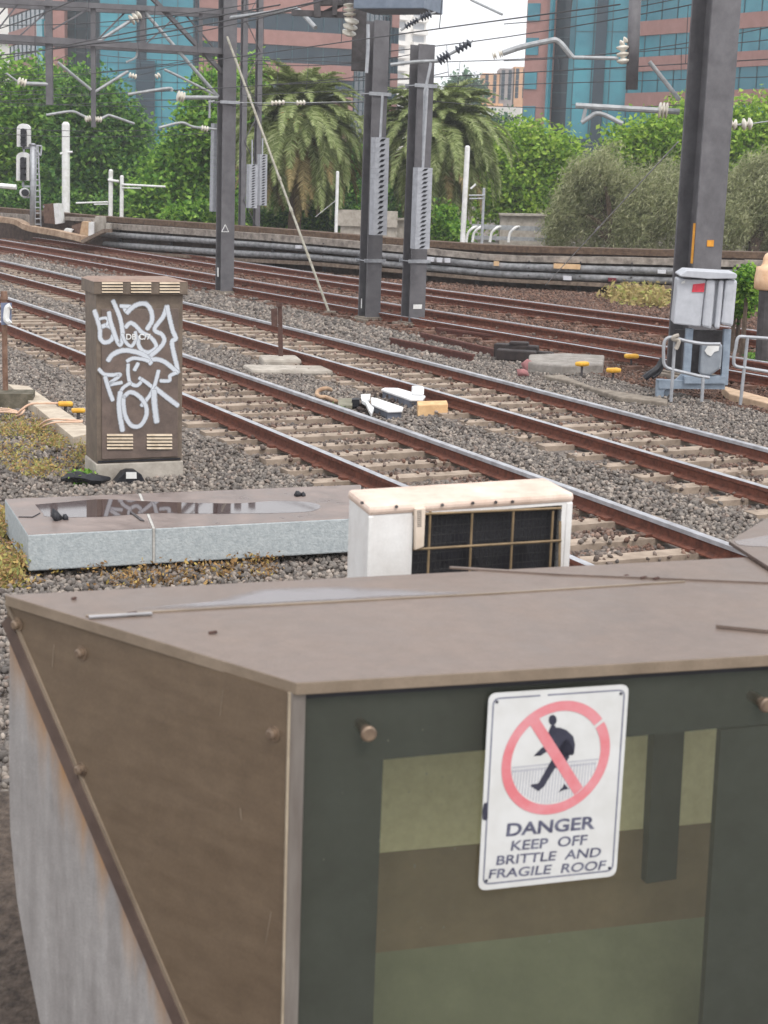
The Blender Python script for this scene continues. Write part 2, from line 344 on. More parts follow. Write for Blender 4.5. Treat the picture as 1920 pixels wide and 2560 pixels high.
for nm, lab, up_, dn_, off, m in RUNS:
    xs = [x for x in range(int(up_[0][0]), 2180, 64)]
    A = [on_wall(x, y, off) for x, y in row(xs, up_)]; B = [on_wall(x, y, off) for x, y in row(xs, dn_)]
    b = MB()
    if nm == 'cable_pipe':
        mid = [(p+q)/2 for p, q in zip(A, B)]; rr = [max(.05, (p-q).length*.5) for p, q in zip(A, B)]
        mid = [Vector((p.x, p.y, p.z)) for p in mid]
        b.tube(mid, rr, 12)
        o = b.build(nm, m, origin=mid[0], smooth=True)
    else:
        for i in range(len(A)-1):
            if nm == 'cable_trough' and i % 5 == 4: sh = .012
            else: sh = 0
            p, q, r, s = A[i], A[i+1], B[i+1], B[i]; bk = Vector((.08, .26, 0)); up2 = Z*(random.uniform(-.012, .012) if nm == 'cable_trough' else 0)
            vs = [p+up2, q+up2, r, s, p+bk+up2, q+bk+up2, r+bk, s+bk]
            b.add(vs, [[3, 2, 1, 0], [0, 1, 5, 4], [2, 3, 7, 6], [4, 5, 6, 7], [0, 4, 7, 3], [1, 2, 6, 5]])
        o = b.build(nm, m, origin=A[0])
    tag(o, lab, 'cable trough' if 'trough' in nm else 'cable pipe' if 'pipe' in nm else 'ledge', 'cable pipes along the wall' if 'pipe' in nm else None)
# brackets carrying the runs
k = 0
for x in list(range(300, 1900, 128)):
    p = on_wall(x, row([x], RUNS[0][2])[0][1]-2, .12); q = on_wall(x, row([x], RUNS[3][3])[0][1]+3, .12)
    b = MB(); b.beam(Vector((p.x, p.y, p.z)), Vector((p.x, p.y, q.z-.35)), .07, .10, side=(1, 0, 0))
    for zz in (p.z-.14, p.z-.32, p.z-.52): b.beam((p.x, p.y, zz-.02), Vector((p.x-.03, p.y-.3, zz-.02)), .04)
    o = b.build('trough_bracket', DARK_STEEL, origin=(p.x, p.y, q.z-.35)); tag(o, 'dark steel bracket on the far wall carrying the cable pipes', 'bracket', 'brackets carrying the cable pipes')
# paper tags, tape marks on the pipes
TAGS = [((1072, 648), 24, 11, 0, 'white tag on the far cable trough, leftmost of three in a row'), ((1098, 650), 13, 11, 0, 'white tag on the far cable trough, middle of three in a row'), ((1118, 651), 13, 11, 0, 'white tag on the far cable trough, right of three in a row'),
        ((1417, 665), 66, 12, 1, 'long buff tape band on the upper cable pipe, right of the guy wire'), ((1418, 695), 20, 10, 0, 'white square tag on the lower cable pipe below the buff tape'), ((1240, 659), 12, 11, 1, 'small buff tag on the upper cable pipe near the middle'),
        ((1530, 699), 20, 9, 2, 'dark red tape on the lower cable pipe left of the thick mast'), ((1654, 679), 20, 9, 0, 'pale tag on the upper cable pipe beside the thick mast'), ((745, 617), 14, 8, 0, 'pale tag on the upper cable pipe left of the leaning strut')]
TG = [mat('white_tag', L(215, 215, 220), L(190, 190, 196), .6), mat('buff_tape', L(224, 190, 150), L(196, 160, 120), .7), mat('red_tape', L(120, 50, 60), L(90, 38, 46), .7)]
for (px, py), ww, hh, mi, lab in TAGS:
    p = on_wall(px-ww/2, py-hh/2, .47); q = on_wall(px+ww/2, py-hh/2+ww*.04, .47); r = on_wall(px+ww/2, py+hh/2+ww*.04, .47); s = on_wall(px-ww/2, py+hh/2, .47)
    b = MB(); b.prism([p, q, r, s], Vector((.03, .12, 0))); o = b.build('cable_tag', TG[mi], origin=s); tag(o, lab, 'tag', 'tags on the cable runs')
# ================================================================== MASTS AND OVERHEAD LINE
def h_section(b, base, z0, z1, wdt, dep, s, th=.03, m=0, m2=0):
    n, t = trk_n(s), trk_t(s); c = Vector((base.x, base.y, (z0+z1)/2)); hz = Z*((z1-z0)/2)
    for sg_ in (-1, 1): b.box(c+t*sg_*(dep/2-th/2), n*wdt/2, t*th/2, hz, m)
    b.box(c, n*.012, t*(dep/2-th-.001), hz, m2)
def disc_stack(p, q, r, k=6, r0=.35):
    """points and radii of a ribbed insulator between p and q"""
    p, q = Vector(p), Vector(q); pts, rs = [], []
    for i in range(k):
        for f, rr in ((.05, r0), (.3, 1), (.55, .92), (.9, r0)):
            pts.append(p.lerp(q, (i+f)/k)); rs.append(r*rr)
    return pts, rs
def insul(b, p, q, r, k=5, m=1):
    pts, rs = disc_stack(p, q, r, k); b.tube(pts, rs, 10, m)
FOOT = mat('mast_footing', L(150, 140, 128), L(110, 100, 90), .95, 8, bump=.3)
def mast(name, lab, px, py, wdt, dep, ztop, group='steel masts'):
    g0 = gnd(px, py, GZ); s, o = to_so(g0); t = thing(name, lab, 'mast', g0, group)
    b = MB(); h_section(b, g0, GZ-.05, ztop, wdt, dep, s); b.build('column', [GREY_STEEL], t)
    b = MB(); b.box(g0+Z*.03, trk_n(s)*wdt*.85, trk_t(s)*dep*.9, Z*.045); b.box(g0+Z*.09, trk_n(s)*wdt*.62, trk_t(s)*dep*.66, Z*.012); b.build('footing', FOOT, t, bevel=.01)
    return t, g0, s
mL, gL, sL = mast('steel_mast', 'grey steel mast carrying the left gantry, its top outside the photo', 561, 737, .34, .34, 8.4)
mA, gA, sA = mast('steel_mast', 'grey steel mast under the grey overhead box, left of the white tower', 922, 803, .34, .36, at(945, 50, 33.3).z)
mB, gB, sB = mast('steel_mast', 'shorter grey steel mast with its square top against the white sky', 1031, 816, .36, .36, at(1057, 110, 32.5).z)
mR, gR, sR = mast('steel_mast', 'thickest and nearest grey steel mast, behind the grey transformer box', 1722, 945, .54, .52, 9.5)
# plates, bands and stickers that belong to the masts
def plate_on(mst, s, base, z, wdt, hgt, dep, m, name, dx=0.0, face='t'):
    n, t = trk_n(s), trk_t(s); b = MB()
    if face == 't': b.box(Vector((base.x, base.y, z))-t*(dep/2+.006)+n*dx, n*wdt/2, t*.004, Z*hgt/2)
    else: b.box(Vector((base.x, base.y, z))-n*(dep/2+.006)+t*dx, t*wdt/2, n*.004, Z*hgt/2)
    return b.build(name, m, mst)
YST = mat('yellow_sticker', L(228, 166, 60), L(200, 130, 36), .6, 9)
plate_on(mB, sB, gB, at(1033, 766, 32.6).z, .2, .09, .36, WHITE, 'number_plate')
plate_on(mA, sA, gA, at(908, 760, 33.3).z, .03, .2, .36, WHITE, 'sticker', face='n')
plate_on(mL, sL, gL, at(549, 680, 39.2).z, .08, .22, .34, WHITE, 'sticker', face='n')
b = MB(); c0 = at(563, 572, 38.95); n_ = trk_n(sL)
for a0, a1 in ((0, 1), (1, 2), (2, 0)):
    P = [c0+n_*-.09-Z*.07, c0+n_*.09-Z*.07, c0+Z*.1]; b.beam(P[a0], P[a1], .02, .012)
b.build('warning_triangle', WHITE, mL)
plate_on(mR, sR, gR, at(1716, 620, 23.4).z, .05, .62, .54, YST, 'yellow_strip', dx=-.215, face='n')
plate_on(mR, sR, gR, at(1750, 620, 23.4).z, .13, .1, .52, YST, 'yellow_sticker', dx=.02)
for (mm, ss, gg, pxs) in ((mA, sA, gA, [(920, 235), (912, 650)]), (mB, sB, gB, [(1050, 215), (1040, 652)]), (mL, sL, gL, [(563, 256)])):
    for px, py in pxs:
        b = MB(); z = at(px, py, gg.y).z; n, t = trk_n(ss), trk_t(ss)
        for sg_ in (-1, 1): b.box(Vector((gg.x, gg.y, z))-t*(.185*sg_+.012*sg_), n*.25, t*.012, Z*.035)
        for sg_ in (-1, 1): b.tube([Vector((gg.x, gg.y, z))+n*.22*sg_-t*.22, Vector((gg.x, gg.y, z))+n*.22*sg_+t*.22], .012, 6)
        b.build('clamp_band', [GALV], mm)
# back lattice mast
bL = gnd(628, 652, GZ); lt = thing('lattice_mast', 'thin lattice mast with crossed bracing, standing behind the left gantry mast', 'mast', bL)
sk = to_so(bL)[0]; ztop = 9.0; nn, tt = trk_n(sk), trk_t(sk)
b = MB()
for sx in (-1, 1): h_section(b, bL+nn*.27*sx-nn*.1, GZ, ztop, .17, .2, sk, .02)
b.build('column', GREY_STEEL, lt)
b = MB(); zz = .1; k = 0
while zz < 8.5:
    sx = 1 if k % 2 else -1; b.beam(bL+nn*(.27*sx-.1)+Z*zz-tt*.11, bL+nn*(-.27*sx-.1)+Z*(zz+.95)-tt*.11, .05, .012); zz += .95; k += 1
b.build('brace', GREY_STEEL, lt)
b = MB(); b.box(bL+Z*.06, nn*.9, tt*.4, Z*.07); b.build('footing', FOOT, lt)
# tension weights with punched guards
STACK = mat('weight_guard', L(172, 174, 180), L(150, 152, 158), .6, 10)
def weights(lab, quad, Y, nsl, rod=None, slots=True):
    P = [at(x, y, Y) for x, y in quad]; zt, zb = P[0].z, P[2].z
    base = (P[2]+P[3])/2; topc = (P[0]+P[1])/2; wd = (P[1]-P[0]).length
    s = to_so(base)[0]; n, t = trk_n(s), trk_t(s)
    th = thing('tension_weight', lab, 'counterweight', base, 'tension weight stacks on the masts')
    b = MB(); k = nsl
    for i in range(k):
        c = base.lerp(topc, (i+.5)/k); b.box(c, n*wd/2, t*.1, Z*((zt-zb)/k/2-.0012))
    b.build('weight_stack', STACK, th)
    if slots:
        b = MB()
        for i in range(k):
            c = base.lerp(topc, (i+.5)/k)-t*.103; hh = (zt-zb)/k
            b.prism([c+n*-.07-Z*hh*.34, c+n*.02-Z*hh*.2, c+n*.07+Z*hh*.34, c+n*-.02+Z*hh*.26], t*-.004)
        b.build('slot', [BLACKP], th)
    if rod:
        b = MB(); b.tube([at(rod[0], rod[1], Y), topc+Z*-.02], .025, 8); b.build('rod', GALV, th)
    return th
weights('light grey slotted weight stack on the mast below the grey overhead box', [c2(1170, 890), c2(1270, 892), c2(1255, 1525), c2(1152, 1520)], 32.9, 19, c2(1235, 610))
weights('light grey slotted weight stack on the shorter mast against the white sky', [c2(1442, 1085), c2(1550, 1087), (1071, 624), (1028, 620)], 32.1, 19, c2(1525, 570))
weights('plain grey weight stack half hidden on the left side of the left gantry mast', [c2(132, 800), c2(180, 800), c2(168, 1372), c2(122, 1370)], 39.6, 22, None, False)
weights('left one of the two small slotted weight stacks on the lattice mast', [c2(360, 1065), c2(420, 1065), c2(415, 1350), c2(356, 1346)], 51.2, 17, c2(390, 905))
weights('right one of the two small slotted weight stacks beside the lattice mast', [c2(430, 1000), c2(482, 1000), c2(474, 1332), c2(430, 1330)], 51.8, 19, c2(458, 895))
# leaning strut
b = MB(); p, q = at(*c2(228, 240), 38.9), gnd(825, 787, GZ)
b.tube([p, q], .027, 10, 0)
for f in (.23, .53, .64, .8): c = p.lerp(q, f); dd = (q-p).normalized()*.05; b.tube([c-dd, c+dd], .037, 10, 0)
b.box(q+Z*.03, (.13, 0, 0), (0, .1, 0), (0, 0, .05), 1)
STRUT = mat('cream_strut_paint', L(184, 180, 166), L(142, 136, 122), .6, 9)
tag(b.build('leaning_strut', [STRUT, FOOT], origin=q), 'long thin cream strut leaning from the left gantry mast down to the ballast', 'strut')
# left portal gantry, a box truss of four booms
def gp(x, y, off=0.0):
    px, py = c1(x, y); return at(px, py, 37+2.2*px/565+off)
gan = thing('catenary_gantry', 'grey lattice gantry spanning the tracks to the left of the tall left mast', 'gantry', gp(1410, 330))
for (x0, y0, x1, y1, w_) in ((-260, -6, 1440, 78, .115), (-260, 226, 1440, 332, .14)):
    for off in (0, .95):
        p, q = gp(x0, y0), gp(x1, y1); b = MB(); b.beam(p+Vector((0, off, 0)), q+Vector((0, off, 0)), w_, w_); b.build('boom', GREY_STEEL, gan)
for (x0, y0, x1, y1, w_, off) in ((-40, 226, 120, 20, .06, 0), (345, 190, 565, 62, .07, 0), (1440, 470, 960, -40, .17, .1), (830, 60, 600, 290, .07, .9), (1180, 70, 940, 290, .06, .9), (60, 20, -120, 226, .06, .9), (340, 40, 120, 240, .06, .9), (1400, 330, 1180, 70, .06, .9)):
    b = MB(); b.beam(gp(x0, y0, off), gp(x1, y1, off), w_, w_*.5); b.build('brace', GREY_STEEL, gan)
for (x, y0, y1, w_) in ((317, -120, 678, .145), (604, 40, 825, .1), (925, 60, 300, .11), (1300, 70, 330, .08)):
    b = MB(); p = gp(x, y0); q = gp(x, y1); b.box((p+q)/2+Vector((0, .02, 0)), (w_/2, 0, 0), (0, w_/2, 0), (0, 0, abs(p.z-q.z)/2)); b.build('drop_post', GREY_STEEL, gan)
DARKINS = mat('silhouette_insulator', L(70, 74, 84), L(50, 52, 60), .35, 9)  # dark colour imitates the insulators' silhouette against the bright background
ARMP = mat('pale_arm_tube', L(168, 170, 172), L(136, 138, 140), .5, 9, metal=.2)
def assembly(name, lab, cat, conv, tubes, insuls, group='cantilever arms of the overhead line'):
    first = conv(*tubes[0][0][0]); th = thing(name, lab, cat, first, group)
    for pts, r in tubes:
        P = [conv(*p) for p in pts]; b = MB(); b.tube(smooth_path(P, 4) if len(P) > 2 else P, r, 8); b.build('tube', ARMP, th)
    for (x0, y0, x1, y1, r, k) in insuls:
        b = MB(); insul(b, conv(x0, y0), conv(x1, y1), r, k, 0); b.build('insulator', DARKINS if 'dark' in lab else PORCELAIN, th, smooth=True)
    return th
assembly('cantilever_arm', 'short white cantilever arm at the left drop post of the gantry', 'cantilever', gp, [([(310, 546), (165, 541)], .045), ([(110, 525), (40, 475)], .022)], [(170, 541, 112, 522, .1, 3)])
assembly('cantilever_arm', 'pair of V-shaped stays and drooping steady arms on the middle drop post', 'cantilever', gp, [([(590, 582), (375, 405)], .035), ([(612, 597), (830, 462)], .035), ([(575, 768), (520, 742), (460, 722), (300, 745)], .03), ([(640, 778), (690, 752), (720, 750), (870, 802)], .03)],
         [(590, 765, 548, 775, .075, 3), (612, 772, 662, 775, .075, 3), (835, 485, 888, 500, .07, 3), (1008, 500, 1038, 482, .07, 2)])
assembly('cantilever_arm', 'pale stay with a large insulator rising to the gantry boom', 'cantilever', gp, [([(600, 292), (845, 135)], .04), ([(905, 92), (960, 62)], .02)], [(845, 135, 912, 90, .13, 3)])
assembly('cantilever_arm', 'long pale cantilever arms reaching left from the tall left mast', 'cantilever', gp, [([(1415, 628), (935, 75)], .042), ([(1390, 612), (1180, 505), (1065, 450)], .03), ([(1410, 632), (1185, 632)], .05), ([(1112, 592), (1090, 572), (830, 612)], .035), ([(1360, 590), (1358, 765)], .028), ([(1400, 838), (1250, 822), (1175, 795), (1030, 828)], .032), ([(892, 305), (880, 372), (818, 402)], .025), ([(1390, 655), (1350, 662)], .03)],
         [(1195, 632, 1145, 618, .13, 3), (1350, 838, 1300, 828, .075, 3)])
assembly('cantilever_arm', 'bent white tube arching from the left mast toward the grey overhead box', 'cantilever', lambda x, y: at(*c2(x, y), 38.5-(x-275)/525*3), [([(255, 116), (460, 90), (640, 62), (690, 66), (800, 180)], .05)], [(1020, 20, 1022, 110, .14, 3), (1038, 118, 1010, 236, .16, 3)])
assembly('section_insulator', 'two small white insulators hanging in the wires in front of the left palm', 'insulator', lambda x, y: at(*c2(x, y), 34), [([(270, 664), (510, 668)], .008), ([(735, 666), (1140, 655)], .008), ([(600, 664), (680, 667)], .012)], [(510, 668, 605, 662, .055, 4), (675, 668, 738, 664, .06, 3)], None)
assembly('cantilever_arm', 'dark spiky feeder arm at the top of the shorter mast against the sky', 'cantilever', lambda x, y: at(860+x/3.95, y/3.95, 32.4), [([(460, 640), (700, 612), (900, 604), (940, 600)], .035), ([(1035, 540), (1110, 500)], .03), ([(1250, 420), (1275, 400)], .02)], [(930, 602, 1045, 536, .11, 4), (1105, 500, 1255, 418, .09, 4)])
assembly('cantilever_arm', 'dark feeder insulator against the white tower under the grey box', 'cantilever', lambda x, y: at(860+x/3.95, y/3.95, 31.5), [([(560, 300), (610, 262)], .025), ([(730, 192), (760, 175)], .03), ([(860, 138), (905, 122)], .02)], [(605, 265, 735, 190, .06, 5), (755, 177, 865, 136, .08, 4)])
# grey overhead box on the middle mast, its braces and the drop post behind it
def bx860(x, y, Y): return at(860+x/3.95, y/3.95, Y)
hb = thing('overhead_box', 'big grey overhead box cut off by the top edge of the photo', 'overhead box', bx860(430, 90, 34))
p0, p1 = bx860(90, 95, 33.8), bx860(790, 76, 33.3); ax = (p1-p0); ax.z = 0; ax = ax.normalized(); ay = Vector((-ax.y, ax.x, 0)); zb = (p0.z+p1.z)/2
b = MB(); cc = (p0+p1)/2; b.box(Vector((cc.x, cc.y, zb+.45))+ay*.62, ax*(p1-p0).length/2, ay*.62, Z*.45); b.build('box_body', mat('grey_box_paint', L(124, 134, 148), L(100, 110, 124), .6, 4), hb, bevel=.02)
b = MB(); b.beam(bx860(60, 150, 34.6)+Z*0, bx860(60, 150, 34.6)-ax*1.3+Z*.05, .12); b.beam(bx860(-270, 0, 34.6), bx860(-260, 170, 34.6), .14, side=(1, 0, 0)); b.beam(bx860(-90, -20, 34.6), bx860(-90, 150, 34.6), .1, side=(1, 0, 0)); b.beam(bx860(-280, 30, 34.7), bx860(100, 20, 34.7), .12); b.beam(bx860(-260, 160, 34.8), bx860(70, 0, 34.8), .09)
b.build('side_frame', DARK_STEEL, hb)
b = MB(); p, q = bx860(150, -40, 36), bx860(150, 700, 36); b.box((p+q)/2, (.15, 0, 0), (0, .15, 0), (0, 0, (p.z-q.z)/2)); b.build('drop_post', DARK_STEEL, hb)
b = MB(); b.tube([bx860(238, 240, 33), bx860(238, 480, 33), bx860(222, 720, 33)], .035, 8); b.build('conduit', GALV, mA)
b = MB(); b.tube([bx860(858, 620, 32.2), bx860(845, 690, 32.2), at(1062, 230, 32.2), at(1058, 400, 32.2)], .03, 8); b.build('conduit', GALV, mB)
b = MB(); b.tube([at(1178, 0, 40), at(1255, 36, 38)], .03, 8); tag(b.build('span_tube', ARMP, origin=at(1178, 0, 40)), 'single pale tube crossing the white sky at the top edge', 'tube')
# right gantry pieces over the thick mast
c4p = lambda x, y: at(*c4(x, y), 26)
dp = thing('drop_tube', 'thick grey drop tube with a big white insulator, left of the thickest mast', 'drop post', c4p(775, 580))
b = MB(); b.tube([c4p(800, -60), c4p(775, 580)], .095, 14); b.build('tube', GREY_STEEL, dp, smooth=True)
b = MB(); insul(b, c4p(748, 250), c4p(700, 292), .06, 2, 0); insul(b, c4p(718, 290), c4p(722, 420), .11, 3, 0); b.build('insulator', PORCELAIN, dp, smooth=True)
assembly('cantilever_arm', 'bent pale tube with a hooked end crossing in front of the right building', 'cantilever', c4p, [([(-60, 345), (60, 305), (230, 268), (300, 268), (390, 372)], .044), ([(390, 372), (690, 378)], .03)], [(-85, 352, -60, 344, .06, 2), (-125, 365, -100, 357, .06, 2)])
assembly('cantilever_arm', 'long grey cantilever arm with a white insulator left of the thickest mast', 'cantilever', c4p, [([(1085, 724), (412, 684)], .046), ([(478, 700), (456, 795)], .03), ([(450, 795), (500, 762), (568, 735), (716, 802)], .037), ([(890, 400), (1085, 648)], .035)], [(1010, 718, 945, 712, .13, 3)])
c4q = lambda x, y: at(*c4(x, y), 31)
assembly('section_insulator', 'two white ball insulators on a wire right of the thickest mast', 'insulator', c4q, [([(1330, 780), (1400, 800)], .02), ([(1460, 810), (1490, 805)], .02), ([(1560, 800), (1700, 780)], .012)], [(1400, 802, 1462, 812, .11, 2), (1488, 808, 1562, 800, .12, 2)], None)
# overhead wires: a contact and a catenary wire with droppers over every track
for ti, (of, s0, s1, zc) in enumerate([(lambda s: O1, 18, 78, 4.75), (lambda s: O2, 16, 84, 4.85), (o3, 18, 88, 4.8), (o4, 16, 88, 4.9)]):
    p0 = trk(s0, of(s0), zc); th = thing('overhead_wire', ['overhead wire pair above the nearest railway track', 'overhead wire pair above the second railway track', 'overhead wire pair above the rusty third railway track', 'overhead wire pair above the farthest rusty track'][ti], 'overhead wire', p0, 'overhead wires above the tracks')
    S = np.arange(s0, s1, 1.5); sag = lambda s: zc+.55+.75*(((s-s0) % 30)/15-1)**2; zig = lambda s: .18*math.sin(s*.21+ti)
    b = MB(); b.tube([trk(s, of(s)+zig(s), zc) for s in S], .0095, 5); b.build('contact_wire', CABLE, th)
    b = MB(); b.tube([trk(s, of(s)+zig(s)*.6, sag(s)) for s in S], .0105, 5); b.build('catenary_wire', CABLE, th)
    for s in np.arange(s0+1, s1-1, 3.3): b = MB(); b.tube([trk(s, of(s)+zig(s), zc), trk(s, of(s)+zig(s)*.6, sag(s))], .006, 4); b.build('dropper', CABLE, th)
WR = [((-20, 62), (640, 8), 36, 30, 'feeder wire rising to the right across the upper left gantry'), ((-20, 140), (900, -20), 40, 30, 'thick feeder wire crossing the gantry truss at a shallow slant'), ((-20, 186), (470, 152), 44, 40, 'thin wire just above the tree tops at the left edge'),
      ((-20, 236), (925, 190), 46, 34, 'wire crossing the trees and passing the left palm crown top'), ((-20, 254), (930, 254), 46, 36, 'wire crossing the trees level with the palm fruit'), ((-20, 318), (560, 316), 52, 46, 'upper of two level wires behind the signal head'), ((-20, 333), (560, 330), 52, 46, 'lower of two level wires behind the signal head'),
      ((620, 158), (1030, 136), 38, 34, 'wire across the brown building bands behind the middle mast'), ((880, 190), (1120, 180), 38, 36, 'short wire between the two middle masts'), ((1260, 152), (1960, 60), 32, 28, 'wire rising right across the glass of the right building'), ((1060, 250), (1700, 262), 40, 34, 'thin level wire in front of the right building'),
      ((1260, 60), (1960, -70), 30, 26, 'wire near the top of the right building')]
for (p, q, y0, y1, lab) in WR:
    P, Q = at(*p, y0), at(*q, y1); b = MB(); b.tube([P.lerp(Q, f)-Z*(.5*f*(1-f)) for f in np.linspace(0, 1, 12)], .009 if 'thick' not in lab else .016, 5)
    tag(b.build('feeder_wire', CABLE, origin=P), lab, 'wire', 'feeder wires')
P, Q = on_wall(1364, 712, .6), at(1695, 355, 27); b = MB(); b.tube([P, Q], .011, 6); b.tube([P.lerp(Q, .5), P.lerp(Q, .53)], .022, 6); tag(b.build('guy_wire', GALV, origin=P), 'slanting guy wire running from the far ledge up to the thickest mast', 'wire')

# ================================================================== SIGNAL AND BOXES AT THE FAR LEFT
YS = on_wall(82, 560, 1.1).y
sp_ = lambda x, y, dy=0: at(*sg(x, y), YS+dy)
sig = thing('railway_signal', 'tall signal with two white-edged black lamp heads and a ladder', 'signal', sp_(425, 1490))
b = MB(); b.tube([sp_(422, 1500), sp_(424, 415)], .22*1.0/2*0.9, 12); b.tube([sp_(424, 425), sp_(424, 405)], [.14, .05], 12); b.build('post', GALV, sig, smooth=True)
for (x0, x1, y0, y1) in ((217, 383, 150, 450), (211, 379, 520, 890)):
    pts = []; cx = (x0+x1)/2; r = (x1-x0)/2
    for k in range(13): a = math.pi*(1-k/12); pts.append((cx+r*math.cos(a), y0+r*.75-r*.75*math.sin(a)))
    b = MB(); b.prism([sp_(x, y) for x, y in pts+[(x1, y1), (x0, y1)]], Vector((0, .25, 0))); h = b.build('signal_head', WHITE, sig)
    b = MB(); zf = -.12; b.prism([sp_(x, y, -.004) for x, y in ((x0+58, y0+70), (x1-36, y0+70), (x1-36, y1-6), (x0+58, y1-6))], Vector((0, -.1, 0))); b.build('lamp_panel', BLACKP, h)
    b = MB()
    for j in range(4):
        yc = y0+100+(y1-y0-125)*j/3.2; c = sp_(cx+10, yc, -.1); b.tube([c, c+Vector((0, -.14, 0))], .1, 12, 0)
    b.build('hood', BLACKP, h)
b = MB(); c = sp_(312, 1045); b.tube([c+Vector((0, .2, 0)), c+Vector((0, -.03, 0))], .165, 18, 0); b.build('shunt_lamp', WHITE, sig)
b = MB(); c = sp_(330, 1045, -.03); b.tube([c, c+Vector((0, -.12, 0))], .125, 16, 0); b.build('lamp_face', BLACKP, sig)
b = MB(); 
for x0, y0, x1, y1 in ((300, 965, 410, 965), (300, 1105, 410, 1105), (290, 465, 420, 465), (300, 130+770, 300, 970), (310, 450, 310, 530)): b.beam(sp_(x0, y0, .1), sp_(x1, y1, .1), .07)
b.build('bracket', GALV, sig)
b = MB(); b.tube([sp_(470, 440), sp_(462, 900), sp_(450, 1490)], .03, 6); b.tube([sp_(492, 440), sp_(510, 900), sp_(532, 1490)], .03, 6)
for j in range(14): y = 520+j*72; f = (y-440)/1050; b.tube([sp_(470-20*f, y), sp_(492+40*f, y)], .022, 5)
b.build('ladder', GALV, sig)
b = MB()
for x0, y0, x1, y1 in ((400, 430, 540, 440), (540, 440, 530, 560), (400, 560, 530, 560), (430, 440, 520, 560)): b.tube([sp_(x0, y0), sp_(x1, y1)], .03, 6)
b.build('platform_cage', GALV, sig)
def spw(x, y, dy=0):                                              # same crop, but hugging the wall line
    px, py = sg(x, y); return at(px, py, on_wall(px, 575, .9).y+dy)
RBR = mat('rusty_brown_box', L(122, 98, 84), L(84, 62, 54), .9, 7); BUFF = mat('buff_box', L(206, 180, 150), L(170, 136, 104), .85, 6)
def fbox(name, lab, faces, Yo, depth, org):
    t = thing(name, lab, 'equipment box', spw(*org, Yo))
    for nm, quad, m in faces:
        b = MB(); b.prism([spw(x, y, Yo) for x, y in quad], Vector((0, depth, 0))); b.build(nm, m, t)
    return t
fbox('equipment_box', 'leaning equipment box with a white door beside the signal ladder', [('side_panel', ((552, 1195), (690, 1185), (712, 1450), (575, 1440)), RBR), ('door', ((692, 1188), (772, 1190), (797, 1440), (716, 1455)), WHITE), ('sticker', ((556, 1202), (625, 1205), (628, 1240), (560, 1238)), mat('pale_blue_sticker', L(190, 200, 214), L(150, 160, 176), .6)), ], -.3, .6, (690, 1455))
fbox('equipment_box', 'low buff equipment box with a rounded white door, left of the cable pipes', [('side_panel', ((930, 1470), (1060, 1430), (1030, 1590), (930, 1560)), RBR), ('body', ((1062, 1420), (1148, 1425), (1142, 1605), (1030, 1590)), BUFF), ('door', ((1150, 1430), (1216, 1428), (1216, 1592), (1144, 1605)), WHITE)], -.2, .5, (1120, 1605))
b = MB(); b.prism([spw(x, y, .1) for x, y in ((1232, 1355), (1350, 1360), (1350, 1530), (1225, 1560))], Vector((0, .4, 0))); b.prism([spw(x, y, .0) for x, y in ((1375, 1440), (1440, 1445), (1425, 1530), (1375, 1530))], Vector((0, .3, 0)))
tag(b.build('concrete_pier', CONC, origin=spw(1290, 1550)), 'grey concrete pier where the cable pipes end, right of the buff box', 'pier')
b = MB(); b.prism([spw(x, y, -.4) for x, y in ((840, 1515), (948, 1525), (905, 1592), (775, 1612))], Vector((0, .3, .02))); tag(b.build('fallen_board', WHITE, origin=spw(860, 1600, -.4)), 'white flat panel lying below the leaning equipment box', 'panel')
b = MB(); P = smooth_path([spw(x, y, -.6) for x, y in ((-60, 1375), (0, 1392), (220, 1420), (400, 1505), (760, 1570), (1105, 1650))], 4)
for p, q in zip(P[:-1], P[1:]): b.beam(p, q, .3, .2)
tag(b.build('cable_duct', mat('dusty_buff_duct', L(190, 166, 142), L(138, 112, 92), .9, 4), origin=P[-1]), 'dusty buff cable duct snaking below the signal and the equipment boxes', 'cable duct')
b = MB(); b.beam(spw(1075, 1685, -.8), spw(1362, 1538, -.4), .16, .12); b.beam(spw(1362, 1538, -.4), spw(1430, 1538, -.4), .16, .12); tag(b.build('sloping_beam', LEDGE, origin=spw(1075, 1685, -.8)), 'sloping grey beam at the left end of the cable pipes', 'beam')
DARKSOIL = mat('dark_soil', L(80, 66, 60), L(46, 38, 36), .95, 3)
b = MB()
for j in range(4):
    x0 = 860 if j == 0 else 0
    P = [spw(x, y, .5) for x, y in ([(860, 1380), (1225, 1400)] if j == 0 else [(-60, 1290+j*34), (390, 1325+j*30)])]; b.beam(P[0], P[1], .16, .13)
tag(b.build('cable_rack', TROUGH, origin=spw(860, 1380, .5)), 'short cable racks on the wall behind the signal', 'cable rack')
